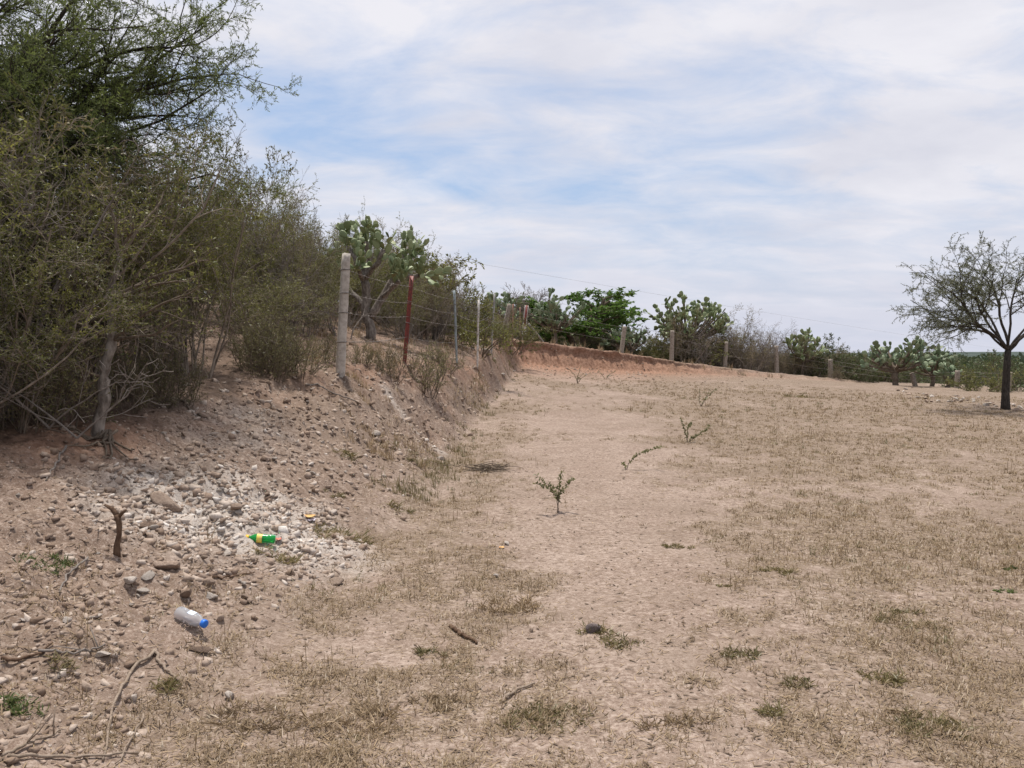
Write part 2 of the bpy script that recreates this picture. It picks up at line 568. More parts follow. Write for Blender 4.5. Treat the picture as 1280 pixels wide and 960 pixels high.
def m_simple(name, c, rough=.5, var=None, scale=20, spec=.4, bstr=.3, **kw):
    m, t = nt(name); g = NG(t)
    if var is None:
        g.bsdf(c, rough, spec=spec, **kw)
    else:
        n = g.noise(scale, 5, .65, g.obj())
        cc = g.mix(g.ramp(n, .42, .62), c, var)
        g.bsdf(cc, rough, n, bstr, .005, spec, **kw)
    return m


M['concrete'] = m_simple('post_concrete', (.50, .46, .41), .95, (.36, .32, .28), 14, .15, .5)
M['concrete_old'] = m_simple('post_concrete_old', (.33, .285, .24), .95, (.20, .165, .135), 14, .15, .5)
M['paint_red'] = m_simple('red_paint', (.26, .055, .045), .55, (.13, .045, .035), 25)
M['paint_white'] = m_simple('white_paint', (.62, .60, .57), .6, (.36, .30, .25), 18)
M['paint_blue'] = m_simple('blue_grey_paint', (.27, .32, .34), .55, (.19, .20, .20), 18)
M['steel'] = m_simple('galvanised_steel', (.33, .33, .32), .5, (.22, .20, .18), 20)
M['rust'] = m_simple('rusty_steel', (.22, .10, .065), .8, (.33, .22, .17), 14)
M['wire'] = m_simple('fence_wire', (.16, .145, .135), .6, (.10, .07, .055), 30)
M['cable'] = m_simple('power_cable', (.42, .43, .45), .6)


def m_pad(name, ca, cb, old):
    m, t = nt(name); g = NG(t)
    o = g.obj()
    n = g.noise(3.0, 4, .6, o)
    c = g.mix(g.attr('v'), ca, cb)
    c = g.mix(g.math('MULTIPLY', g.ramp(n, .55, .72), .7), c, old)
    vo = g.n('ShaderNodeTexVoronoi'); vo.inputs['Scale'].default_value = 34; g.l(o, vo.inputs['Vector'])
    dots = g.ramp(vo.outputs['Distance'], .10, .26, (1, 1, 1, 1), (0, 0, 0, 1))
    c = g.mix(g.math('MULTIPLY', dots, .4), c, (.34, .33, .22))
    g.bsdf(c, .55, n, .2, .01, .35)
    return m


M['pad'] = m_pad('cactus_pad', (.125, .17, .075), (.26, .30, .155), (.30, .25, .13))
M['pad_blue'] = m_pad('cactus_pad_grey_green', (.10, .145, .075), (.215, .26, .155), (.21, .21, .13))

# ------------------------------------------------------------------ sky, sun
SUN_EL, SUN_AZ = R(75), R(-20)          # azimuth from straight ahead (+Y), negative = to the left
world = bpy.data.worlds.new("World"); sc.world = world; world.use_nodes = True
wt = world.node_tree; wt.nodes.clear(); g = NG(wt)
sky = g.n('ShaderNodeTexSky'); sky.sky_type = 'NISHITA'; sky.sun_disc = False
sky.sun_elevation = SUN_EL; sky.sun_rotation = SUN_AZ
sky.air_density = 1.2; sky.dust_density = 1.5; sky.ozone_density = 1.5
gen = g.n('ShaderNodeTexCoord').outputs['Generated']
sep = g.n('ShaderNodeSeparateXYZ'); g.l(gen, sep.inputs[0])
zz = g.math('ADD', g.math('MAXIMUM', sep.outputs['Z'], 0.0), .22)
px = g.math('DIVIDE', sep.outputs['X'], zz); py = g.math('DIVIDE', sep.outputs['Y'], zz)
cv = g.n('ShaderNodeCombineXYZ'); g.l(px, cv.inputs[0]); g.l(py, cv.inputs[1])


def cloud_noise(scale, rot, stretch, loc, detail, rough, dist):
    mp = g.n('ShaderNodeMapping'); g.l(cv.outputs[0], mp.inputs['Vector'])
    mp.inputs['Rotation'].default_value = (0, 0, rot); mp.inputs['Scale'].default_value = (1, stretch, 1)
    mp.inputs['Location'].default_value = loc
    return g.noise(scale, detail, rough, mp.outputs[0], dist)


c1 = cloud_noise(.95, R(18), 1.4, (3.7, 1.3, 0), 9, .56, .35)
c2 = cloud_noise(3.1, R(20), 1.65, (1.2, 5.1, 0), 8, .6, .4)
field = g.math('ADD', g.math('MULTIPLY', c1, .52), g.math('MULTIPLY', c2, .48))
# openings where the blue shows, as directions on the sky


def gap(u, v, su, sv, amt, ang=0):
    d = ray(u, v); d = d / np.linalg.norm(d)
    az = math.atan2(d[0], d[1]); el = math.asin(d[2])
    A = g.math('SUBTRACT', g.math('ARCTAN2', sep.outputs['X'], sep.outputs['Y']), az)
    E = g.math('SUBTRACT', g.math('ARCSINE', sep.outputs['Z']), el)
    ca, sa = math.cos(ang), math.sin(ang)
    a = g.math('ADD', g.math('MULTIPLY', A, ca / su), g.math('MULTIPLY', E, sa / su))
    b = g.math('SUBTRACT', g.math('MULTIPLY', E, ca / sv), g.math('MULTIPLY', A, sa / sv))
    q = g.math('ADD', g.math('MULTIPLY', a, a), g.math('MULTIPLY', b, b))
    return g.math('MULTIPLY', g.math('POWER', 2.718, g.math('MULTIPLY', q, -1)), amt)


GAPS = [(375, 150, .13, .035, .11, R(-12)), (600, 230, .22, .040, .12, R(-8)), (920, 240, .17, .055, .13, R(4)), (700, 25, .10, .02, .05, 0),
        (760, 300, .30, .030, .09, R(0)), (1180, 90, .10, .02, .05, 0), (640, 40, .25, .035, -.07, 0),
        (420, 205, .12, .02, -.08, R(-5)), (1150, 180, .15, .04, -.05, 0), (620, 290, .2, .025, -.06, R(-3))]
for a in GAPS:
    field = g.math('SUBTRACT', field, gap(*a))
mask = g.ramp(field, .28, .54)
low = g.ramp(sep.outputs['Z'], .0, .20, (1, 1, 1, 1), (0, 0, 0, 1))      # haze towards the horizon
shade = cloud_noise(1.7, R(30), 1.4, (8.2, 2.2, 0), 7, .55, .2)
ccol = g.mix(g.ramp(shade, .32, .62), (6.2, 6.2, 6.85), (7.8, 7.65, 8.0))
blue = g.mix(.55, sky.outputs['Color'], (4.1, 5.4, 8.0))
skyc = g.mix(g.math('MULTIPLY', mask, .93), blue, ccol)
skyc = g.mix(g.math('MULTIPLY', low, .8), skyc, (5.7, 5.9, 6.95))
bg = g.n('ShaderNodeBackground'); g.l(skyc, bg.inputs['Color']); bg.inputs['Strength'].default_value = .1
wo = g.n('ShaderNodeOutputWorld'); g.l(bg.outputs[0], wo.inputs['Surface'])

sl = bpy.data.lights.new("sun", 'SUN'); sl.energy = 4.6; sl.angle = R(5); sl.color = (1, .95, .88)
so = bpy.data.objects.new("sun", sl); col.objects.link(so)
sd = Vector((math.sin(SUN_AZ) * math.cos(SUN_EL), math.cos(SUN_AZ) * math.cos(SUN_EL), math.sin(SUN_EL)))
so.rotation_euler = sd.to_track_quat('Z', 'Y').to_euler(); so.location = (0, 0, 30)

sc.view_settings.view_transform = 'Standard'
sc.view_settings.look = 'None'
sc.view_settings.exposure = 0.2
sc.view_settings.gamma = 1.0
sc.view_settings.use_curve_mapping = False
sc.cycles.max_bounces = 4
sc.cycles.transparent_max_bounces = 8

# ------------------------------------------------------------------ ground sheet
th_f = np.linspace(R(-44), R(44), 860)
th_b = np.linspace(R(44), R(316), 130)[1:-1]
TH = np.concatenate([th_f, th_b])
RR = np.concatenate([np.geomspace(.7, 12, 350), np.arange(12.08, 34, .085), np.arange(34.1, 50, .11), np.geomspace(50.5, 5000, 60)])
tt_, rr_ = np.meshgrid(TH, RR)
GX = (rr_ * np.sin(tt_)).ravel(); GY = (rr_ * np.cos(tt_)).ravel()
GZ = H(GX, GY)
_t = bank_t(GX, GY); _h = np.clip((np.interp(GX, XF, ZF) - np.interp(GX, XF, ZT)) / .8, 0, 1) * (GX > -.6)
UY = _h * ((.20 * np.exp(-((_t - .55) / .25) ** 2)) - .24 * np.exp(-((_t - 1.0) / .22) ** 2) * (.6 + 1.2 * fbm(GX * 1.1, GX * 0, 3, 120)))
nr, nc = len(RR), len(TH)
i = np.arange(nr - 1)[:, None] * nc; j = np.arange(nc)[None]; j2 = (j + 1) % nc
Q = np.stack([i + j, i + nc + j, i + nc + j2, i + j2], -1).reshape(-1, 4)[:, ::-1]
V = np.stack([GX, GY + UY, GZ], 1)
V = np.vstack([V, [0, 0, hz(0, 0)]])
T = np.stack([np.full(nc, nr * nc), (np.arange(nc) + 1) % nc, np.arange(nc)], 1)
mg = lambda f: np.append(f(GX, GY), 0)
gme = np_mesh('ground', V, Q, T, M['ground'], True, None,
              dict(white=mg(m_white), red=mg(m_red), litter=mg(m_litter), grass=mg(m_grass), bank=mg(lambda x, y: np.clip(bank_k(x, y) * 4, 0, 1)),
                   far=np.append(sstep(55, 75, np.hypot(GX, GY)), 0)))
tag(link('ground', gme), kind='structure')

# low hills on the horizon
hx = np.linspace(-2500, 3500, 500); hb = MB()
ridge = 9 + 5 * fbm(hx / 420, hx * 0, 4, 90) + 5 * sstep(600, 2000, hx) + .8 * fbm(hx / 18, hx * 0, 3, 91)
rows = []
for y_, k_ in ((1500, 0), (1650, .55), (1800, .9), (1950, 1.0), (2300, .4)):
    rows.append(np.stack([hx, np.full_like(hx, y_) + 60 * fbm(hx / 200, hx * 0 + y_, 3, 92), -8 + (ridge + 8) * k_], 1))
V = np.vstack(rows); n = len(hx)
i = np.arange(4)[:, None] * n; j = np.arange(n - 1)[None]
Q = np.stack([i + j, i + j + 1, i + n + j + 1, i + n + j], -1).reshape(-1, 4)
mh, t_ = nt('hill_scrub'); g2 = NG(t_)
nn = g2.noise(.03, 6, .65, g2.pos())
g2.bsdf(g2.mix(g2.ramp(nn, .35, .65), (.045, .06, .055), (.075, .092, .08)), .95, spec=.05)
tag(link('hills', np_mesh('hills', V, Q, None, mh, True)), kind='structure')

# ------------------------------------------------------------------ plants: growing machinery


def nrm(v):
    return v / (math.sqrt(v[0] * v[0] + v[1] * v[1] + v[2] * v[2]) + 1e-9)


def grow(r, roots, levels):
    """roots: (point, direction, length, radius); levels: one dict per order of branching."""
    out = []

    def rec(p, d, L, rad, l):
        lv = levels[l]; n = lv['seg']; jit = lv['jit']; up = lv.get('up', 0)
        pts = [p]; J = r.normal(0, jit, (n, 3))
        dirs = []
        for a in range(n):
            d = nrm(d + J[a] + np.array([0, 0, up])); p = p + d * (L / n)
            pts.append(p); dirs.append(d)
        tp = lv.get('taper', .35)
        rads = rad * (1 - (1 - tp) * np.linspace(0, 1, n + 1))
        out.append((np.array(pts), rads, l))
        if l + 1 < len(levels):
            nl = levels[l + 1]
            lo, hi = nl['n']; k = int(r.integers(lo, hi + 1))
            for c in range(k):
                t = nl.get('start', .25) + (1 - nl.get('start', .25)) * ((c + r.random()) / k)
                f = min(t, .999) * n; a = int(f)
                q = pts[a] + (pts[a + 1] - pts[a]) * (f - a)
                dd = dirs[a]
                ax = nrm(np.cross(dd, r.normal(size=3)))
                an = math.radians(r.uniform(*nl['ang']))
                nd = nrm(dd * math.cos(an) + np.cross(ax, dd) * math.sin(an))
                if 'flat' in nl: nd = nrm(nd * np.array([1, 1, nl['flat']]))
                ll = L * r.uniform(*nl['lr']) * (1 - nl.get('short', .35) * t)
                rec(q, nd, ll, max(rads[a] * nl.get('rr', .6), .0015), l + 1)
    for (p, d, L, rad) in roots:
        rec(np.asarray(p, float), nrm(np.asarray(d, float)), L, rad, 0)
    return out


def branches_mesh(name, br, mat, sides=(8, 6, 4, 3, 3, 3), rmin=.002):
    b = MB(); groups = {}
    for P, rd, l in br:
        groups.setdefault((len(P), sides[min(l, len(sides) - 1)]), []).append((P, rd))
    for (n, k), lst in groups.items():
        P = np.stack([a for a, _ in lst]); rd = np.maximum(np.stack([c for _, c in lst]), rmin); m = len(lst)
        D = np.gradient(P, axis=1); D /= np.linalg.norm(D, axis=2)[..., None] + 1e-9
        ref = np.eye(3)[np.argmin(np.abs(D.mean(1)), axis=1)][:, None]
        A = np.cross(D, ref); A /= np.linalg.norm(A, axis=2)[..., None] + 1e-9
        B = np.cross(D, A); th = np.arange(k) * 2 * math.pi / k
        V = P[:, :, None] + rd[..., None, None] * (np.cos(th)[:, None] * A[:, :, None] + np.sin(th)[:, None] * B[:, :, None])
        i = np.arange(n - 1)[:, None] * k; j = np.arange(k)[None]; j2 = (j + 1) % k
        Q = np.stack([i + j, i + j2, i + k + j2, i + k + j], -1).reshape(-1, 4)
        Q = (Q[None] + (np.arange(m) * n * k)[:, None, None]).reshape(-1, 4)
        b.add(V.reshape(-1, 3), Q)
    return b.mesh(name, mat, True)


def leaves_mesh(name, br, mat, r, minlvl, per_m, L, W, spread=1.0, keep=1.0, bend=0.0, zmin=0.0):
    b = MB(); PP, AA = [], []
    for P, rd, l in br:
        if l < minlvl or r.random() > keep: continue
        ln = np.linalg.norm(P[-1] - P[0]); k = max(1, int(ln * per_m + r.random()))
        t = r.random(k) ** .8 * (len(P) - 1.001); a = t.astype(int); f = (t - a)[:, None]
        pos = P[a] * (1 - f) + P[a + 1] * f
        d = P[a + 1] - P[a]; d /= np.linalg.norm(d, axis=1)[:, None] + 1e-9
        if zmin:
            kz = pos[:, 2] > zmin * r.uniform(.3, 1.3, k); pos = pos[kz]; d = d[kz]; k = len(pos)
        PP.append(pos); AA.append(d + r.normal(0, spread, (k, 3)) + np.array([0, 0, bend]))
    P = np.vstack(PP); A = np.vstack(AA); n = len(P)
    b.leaves(P, A, L * r.uniform(.6, 1.3, n), W * r.uniform(.6, 1.3, n), r)
    return b.mesh(name, mat)


def plant(name, label, cat, br, bark, leaf, r, minlvl, per_m, L, W, spread=1.0, keep=1.0, rmin=.002, group=None,
          part='branches', fol='foliage', bend=0.0, zmin=0.0, sides=(8, 6, 4, 3, 3, 3)):
    o = thing(name, label, cat, (0, 0, 0), group)
    link(part, branches_mesh(part, br, bark, sides, rmin), o)
    if leaf is not None:
        link(fol, leaves_mesh(fol, br, leaf, r, minlvl, per_m, L, W, spread, keep, bend, zmin), o)
    return o


def stems(r, n, spread, L, rad, lean):
    out = []
    for _ in range(n):
        a = r.uniform(0, 2 * math.pi); q = r.uniform(0, spread)
        t = r.uniform(.05, lean)
        out.append(((q * math.cos(a), q * math.sin(a), -.05), (math.cos(a) * t, math.sin(a) * t, 1), L * r.uniform(.65, 1.1), rad * r.uniform(.6, 1.2)))
    return out


G_TH = 'shrubs of the dense thicket on the left bank'
L_OL = 'olive-green small-leaved shrub growing in the dense thicket along the left bank'
L_BR = 'brownish half-dry twiggy shrub growing in the dense thicket along the left bank'
L_GR = 'leafless grey twiggy shrub standing among the leafy shrubs of the left bank'


def shrub_levels(dens=1.0):
    k = lambda a, b: (max(1, int(a * dens)), max(1, int(b * dens)))
    return [dict(seg=7, jit=.13, up=.03),
            dict(n=k(5, 8), ang=(22, 60), lr=(.35, .65), seg=5, jit=.2, up=.04, start=.15, rr=.55),
            dict(n=k(4, 7), ang=(25, 65), lr=(.35, .6), seg=4, jit=.25, up=.03, start=.15, rr=.5),
            dict(n=k(4, 6), ang=(25, 70), lr=(.45, .8), seg=3, jit=.28, start=.1, rr=.65)]


protos = {}
for q in range(3):
    r = np.random.default_rng(100 + q)
    br = grow(r, stems(r, 9, .35, 2.3, .022, .55), shrub_levels())
    protos['ol%d' % q] = plant('shrub', L_OL, 'shrub', br, M['twig_brown'], M['leaf_olive'], r, 2, 58, .036, .014, group=G_TH, zmin=.9)
for q in range(2):
    r = np.random.default_rng(110 + q)
    br = grow(r, stems(r, 10, .4, 2.0, .018, .7), shrub_levels())
    protos['br%d' % q] = plant('shrub', L_BR, 'shrub', br, M['twig_brown'], M['leaf_brown'], r, 2, 30, .036, .013, group=G_TH, zmin=.8)
for q in range(2):
    r = np.random.default_rng(120 + q)
    br = grow(r, stems(r, 8, .3, 2.1, .02, .6), shrub_levels(.95))
    protos['gr%d' % q] = plant('bare_shrub', L_GR, 'shrub', br, M['twig_grey'], None, r, 3, 0, 0, 0, group=G_TH)
used = set()


def proto_h(kd):
    return float(np.percentile(np.array([v.co.z for v in protos[kd].children[0].data.vertices]), 97))


PH = {k: proto_h(k) for k in protos}


def place(kind, x, y, s=1.0, rz=None, label=None, group=None, sink=.03, tilt=None, z=None):
    p = protos[kind]
    rz = rng.uniform(0, 6.28) if rz is None else rz
    tilt = (rng.normal(0, .05), rng.normal(0, .05)) if tilt is None else tilt
    zz_ = hz(x, y) - sink if z is None else z
    if kind not in used:
        used.add(kind); o = p
        o.location = (x, y, zz_); o.rotation_euler = (tilt[0], tilt[1], rz)
        o.scale = (s, s, s) if np.isscalar(s) else s
        if label: o["label"] = label
        if group: o["group"] = group
        return o
    return dup(p, (x, y, zz_), rz, s, label or None, group, tilt)


def sky_v(u):
    return np.interp(u, [-200, 0, 200, 290, 340, 400, 440, 480, 520, 545, 575, 600, 640], [150, 170, 185, 215, 243, 262, 262, 275, 325, 350, 368, 385, 400])


# thicket on the bank: rows from the crest backwards
r = np.random.default_rng(5)
spots = []
for row, (off, step) in enumerate(((.55, 1.0), (1.7, 1.1), (3.2, 1.4), (5.2, 1.8))):
    y = 4.6 + row * .3
    while y < 30:
        xc = float(np.interp(y, YC, XC))
        x = xc - off - r.uniform(-.25, .45)
        if y > 10.5 and row == 0: x -= 1.0
        if y > 10.5 and y < 18 and row == 1: x -= .7
        spots.append((x, y + r.uniform(-.4, .4), row))
        y += step * r.uniform(.8, 1.25) * (1 + .02 * y)
for k in range(16):
    y = r.uniform(5.0, 10.5); spots.append((float(np.interp(y, YC, XC)) - r.uniform(.6, 2.6), y, 3))
for k in range(12):
    spots.append((r.uniform(-7.0, -4.3), r.uniform(6.8, 10), 2))
for x, y, row in spots:
    u = CX + F_PX * x / y
    if u > 585 or u < -420: continue
    if abs(x + 3.5) < .75 and abs(y - 20) < 2.0: continue
    vt = (90 if y < 6.5 else 0) + sky_v(u) + (30 if u > 430 else 22 if u > 270 else 14) + r.uniform(-6, 40) + (70 if row == 0 else 0) * (u > 150)
    top = 1.6 + (445 - vt) / 1000 * y
    z0 = hz(x, y)
    hgt = np.clip(top - z0, 1.1, 4.4)
    q = r.random()
    if u > 200 and q > .6: q = .9
    if q < .50: kd = 'ol%d' % r.integers(3); ph = 2.9
    elif q < .78: kd = 'br%d' % r.integers(2); ph = 2.5
    else: kd = 'gr%d' % r.integers(2); ph = 2.7
    if y > 13 and q > .35: kd = ('br%d' if r.random() < .55 else 'gr%d') % r.integers(2)
    s = hgt / PH[kd]
    w_ = float(np.clip(s, .75, 1.25)) if u < 150 or y > 12 else float(np.clip(s * .75, .55, .8))
    place(kd, x, y, (w_, w_, s))

# ------------------------------------------------------------------ the big mesquite leaning in from the left
r = np.random.default_rng(200)
bx, by = -7.0, 9.4; bz = hz(bx, by)
o = thing('mesquite_tree', 'large feathery mesquite tree leaning in over the thicket at the upper left corner', 'tree', (bx, by, bz))


def toward(p0, u, v, Y, rad):
    q = at(u, v, Y) - np.array([bx, by, bz]); p0 = np.asarray(p0, float)
    d = q - p0; return (p0, d, float(np.linalg.norm(d)), rad)


fork = (0.3, -.1, 2.2)
roots = [((0, 0, -.1), (.14, -.05, 1), 2.4, .16)]
tr = grow(r, roots, [dict(seg=6, jit=.05, taper=.75)])
limbs = [toward(fork, u, v, Y * 1.4, rd * 1.25) for (u, v, Y, rd) in (
    (265, 60, 6.6, .034), (285, 110, 6.9, .034), (285, 150, 6.7, .03), (255, 190, 6.6, .03), (220, 205, 6.9, .03), (255, 20, 6.8, .034), (180, 165, 6.2, .03), (215, 75, 6.6, .034), (230, 120, 7.3, .036), (200, 165, 6.8, .034), (170, -30, 6.4, .04), (90, -100, 6.0, .04), (180, 20, 7.4, .034), (110, 95, 6.1, .03),
    (40, 40, 5.6, .034), (-60, -200, 6.5, .05), (-250, -100, 6.5, .05), (40, 170, 5.9, .03), (140, 135, 6.0, .03), (-20, 120, 6.0, .03), (-150, 60, 7.5, .045),
    (70, 10, 6.6, .034), (120, 50, 7.0, .034), (20, 80, 7.2, .03), (90, 150, 7.2, .03), (150, 190, 7.0, .026), (60, 210, 6.6, .026), (150, 100, 6.5, .03),
    (0, -20, 6.9, .034), (200, 40, 6.0, .03), (30, 130, 6.5, .03), (110, -20, 7.0, .03), (-30, 30, 6.4, .03), (10, 180, 7.2, .026), (180, 130, 7.6, .03))]
lv = [dict(seg=9, jit=.11, up=.01, taper=.25),
      dict(n=(8, 10), ang=(12, 45), lr=(.26, .48), seg=6, jit=.18, up=.0, start=.25, rr=.5, short=.3),
      dict(n=(6, 9), ang=(18, 55), lr=(.35, .6), seg=5, jit=.22, up=-.01, start=.1, rr=.5),
      dict(n=(4, 6), ang=(20, 60), lr=(.4, .7), seg=4, jit=.28, up=-.01, start=.1, rr=.6)]
cr = grow(r, limbs, lv)
link('trunk', branches_mesh('trunk', tr, M['bark_dark'], (10,)), o)
link('branches', branches_mesh('branches', cr, M['bark_dark'], (6, 5, 3, 3), .0016), o)
link('foliage', leaves_mesh('foliage', cr, M['leaf_mesq'], r, 2, 66, .048, .0095, .7), o)

# gnarled pale-barked tree at the crest
r = np.random.default_rng(210)
bp = hit(122, 540); bx, by, bz = bp
o = thing('gnarled_tree', 'small gnarled tree with pale flaking trunk at the edge of the left bank', 'tree', (bx, by, bz))


def off_px(u, v, Y): return at(u, v, Y) - np.array([bx, by, bz])


P = np.array([[0, 0, -.1], off_px(129, 505, by), off_px(129, 470, by + .05), off_px(141, 425, by + .12), off_px(137, 372, by + .1), off_px(150, 320, by + .1)])
rr = np.random.default_rng(8); b = MB()
t = np.linspace(0, 1, 6); t2 = np.linspace(0, 1, 26)
P2 = np.stack([np.interp(t2, t, P[:, k]) for k in range(3)], 1); P2[1:-1, :2] += rr.normal(0, .008, (24, 2))
b.tube(P2, np.interp(t2, t, [.058, .05, .043, .042, .03, .02]) * (1 + rr.normal(0, .09, 26)), 10)
link('trunk', b.mesh('trunk', M['bark_grey'], True), o)
lim = []
for (k, u, v, dy, rd) in ((5, 138, 265, .2, .02), (5, 165, 280, 0, .02), (4, 215, 345, .1, .022), (4, 250, 330, .5, .02), (3, 60, 350, 0, .02), (4, 80, 290, .3, .02),
                          (3, 205, 400, .0, .016), (2, 60, 470, -.3, .015), (5, 200, 240, .4, .02), (3, 240, 360, -.2, .016)):
    q = off_px(u, v, by + dy); d = q - P[k]; lim.append((P[k], d, float(np.linalg.norm(d)) * 1.1, rd))
cr = grow(r, lim, [dict(seg=7, jit=.16, up=.0, taper=.3),
                   dict(n=(5, 8), ang=(20, 60), lr=(.3, .6), seg=5, jit=.2, up=.02, start=.2, rr=.5),
                   dict(n=(4, 6), ang=(25, 65), lr=(.35, .65), seg=4, jit=.25, start=.1, rr=.5)])
link('branches', branches_mesh('branches', cr, M['bark_brown'], (6, 4, 3), .002), o)
link('foliage', leaves_mesh('foliage', cr, M['leaf_olive'], r, 2, 26, .04, .015, 1.0), o)

# ------------------------------------------------------------------ right-hand acacia
r = np.random.default_rng(221)
bp = hit(1257, 512); bx, by, bz = bp
o = thing('acacia_tree', 'lone dark-trunked acacia with thin airy crown at the right edge', 'tree', (bx, by, bz))
P = np.array([[0, 0, -.15], off_px(1256, 490, by), off_px(1257, 462, by), off_px(1260, 438, by)])
P = np.vstack([P[0], (P[0] + P[1]) / 2 + [.01, 0, 0], P[1:]])
P[2:4, 0] += [.02, .03]
b = MB(); b.tube(P, [.14, .115, .10, .092, .08], 10)
f = P[-1]
link('trunk', b.mesh('trunk', M['bark_dark'], True), o)
lim = []
for (u, v, dy, rd) in ((1192, 398, -.4, .036), (1204, 374, .5, .038), (1226, 360, -.3, .042), (1252, 354, .6, .042), (1282, 356, -.5, .042), (1310, 374, .5, .038), (1328, 400, -.3, .038), (1222, 384, -1.4, .045), (1290, 384, 1.4, .045), (1235, 378, 1.3, .045)):
    d = off_px(u, v, by + dy) - f; lim.append((f + r.normal(0, .02, 3), d * [1.0, 1, 1], float(np.linalg.norm(d)) * 1.12, rd))
cr = grow(r, lim, [dict(seg=8, jit=.12, up=.015, taper=.5),
                   dict(n=(6, 8), ang=(20, 55), lr=(.55, .8), seg=8, jit=.17, up=.0, start=.45, rr=.6, short=.1),
                   dict(n=(6, 8), ang=(22, 58), lr=(.35, .55), seg=6, jit=.2, up=-.02, start=.15, rr=.5, short=.3),
                   dict(n=(4, 6), ang=(25, 60), lr=(.4, .7), seg=4, jit=.25, up=-.04, start=.15, rr=.6)])
link('branches', branches_mesh('branches', cr, M['bark_dark'], (6, 5, 3, 3), .004), o)
link('foliage', leaves_mesh('foliage', cr, M['leaf_grey'], r, 2, 52, .06, .015, .9), o)

# ------------------------------------------------------------------ prickly pears


def pad_shape(r, nu=12, nv=7, th=.10):
    """unit pad: base at origin, grows along +Z, 1 long, flat in Y"""
    V = [[0, 0, 0]]; T = []; Q = []
    for a in range(1, nv):
        t = a / nv
        z = .5 - .5 * math.cos(math.pi * t)
        w = .36 * math.sin(math.pi * min(1, t)) ** .75 * (.75 + .5 * z)
        for b_ in range(nu):
            an = 2 * math.pi * b_ / nu
            V.append([w * math.cos(an), th * .5 * math.sin(an) * math.sin(math.pi * t) ** .6, z])
    V.append([0, 0, 1])
    for b_ in range(nu):
        T.append([0, 1 + (b_ + 1) % nu, 1 + b_])
        for a in range(nv - 2):
            s = 1 + a * nu
            Q.append([s + b_, s + (b_ + 1) % nu, s + nu + (b_ + 1) % nu, s + nu + b_])
        s = 1 + (nv - 2) * nu
        T.append([s + b_, s + (b_ + 1) % nu, len(V) - 1])
    V = np.array(V)
    V[:, 1] += .06 * (V[:, 2] - .2) ** 2 * r.choice([-1, 1])
    return V, np.array(Q), np.array(T)


def pads_from(r, p, d, n, depth, size, out):
    side = nrm(np.cross(d, r.normal(size=3)))
    s = size * r.uniform(.75, 1.15)
    out.append((p, nrm(d), side, s, depth))
    if depth <= 0: return
    k = int(r.integers(n[0], n[1] + 1))
    for c in range(k):
        a = r.uniform(-1.0, 1.0) if k > 1 else r.uniform(-.5, .5)
        tz = .55 + .42 * math.cos(a); w = .38 * math.sin(a)
        q = p + d * s * tz + side * s * w
        nd = nrm(d * math.cos(a * .9) + side * math.sin(a * .9) + r.normal(0, .25, 3) + np.array([0, 0, .25]))
        pads_from(r, q, nd, n, depth - 1, size * .96, out)


def pad_matrix(p, d, side):
    y = np.cross(d, side); m = np.eye(4); m[:3, 0] = side; m[:3, 1] = y; m[:3, 2] = d; m[:3, 3] = p
    return m


def cactus(label, loc, limbs, r, mat, size, n=(1, 3), depth=2, group=None, separate=False, trunkmat=None, yaw=0):
    o = thing('prickly_pear', label, 'cactus', loc, group)
    b = MB(); pads = []
    for pts, rad, nends in limbs:
        pts = np.asarray(pts, float)
        t = np.linspace(0, 1, len(pts)); tt = np.linspace(0, 1, 9)
        P = np.stack([np.interp(tt, t, pts[:, k]) for k in range(3)], 1)
        P[1:-1] += r.normal(0, rad[0] * .22, (7, 3))
        b.tube(P, np.linspace(rad[0], rad[1], 9) * r.uniform(.9, 1.15, 9), 8)
        dd = nrm(P[-1] - P[-3])
        for e in range(nends):
            i_ = int(r.integers(5, 9)) if e > 0 else 8
            nd = nrm(dd * .7 + r.normal(0, .55, 3) + np.array([0, 0, .35]))
            pads_from(r, P[i_] + r.normal(0, .01, 3), nd, n, depth, size, pads)
    link('trunk', b.mesh('trunk', trunkmat or M['bark_brown'], True), o)
    if separate:
        mes = []
        for q in range(4):
            V, Q, T = pad_shape(r)
            mes.append(np_mesh('pad', V, Q, T, mat, True, np.full(len(Q) + len(T), r.random())))
        pads.sort(key=lambda a: -a[3])
        if len(pads) > 100:
            b = MB()
            for (p, d, side, s, dp) in pads[100:]:
                V, Q, T = pad_shape(r, 8, 5); m = pad_matrix(p, d, side)
                b.add((V * s) @ m[:3, :3].T + m[:3, 3], Q, T, r.random())
            link('pads', b.mesh('pads', mat, True), o)['kind'] = 'stuff'
        for (p, d, side, s, dp) in pads[:100]:
            c = link('pad', mes[int(r.integers(4))], o)
            c.matrix_basis = Matrix(pad_matrix(p, d, side).tolist()) @ Matrix.Scale(s, 4)
    else:
        b = MB()
        for (p, d, side, s, dp) in pads:
            V, Q, T = pad_shape(r, 8, 5)
            m = pad_matrix(p, d, side)
            b.add((V * s) @ m[:3, :3].T + m[:3, 3], Q, T, r.random())
        link('pads', b.mesh('pads', mat, True), o)
    return o


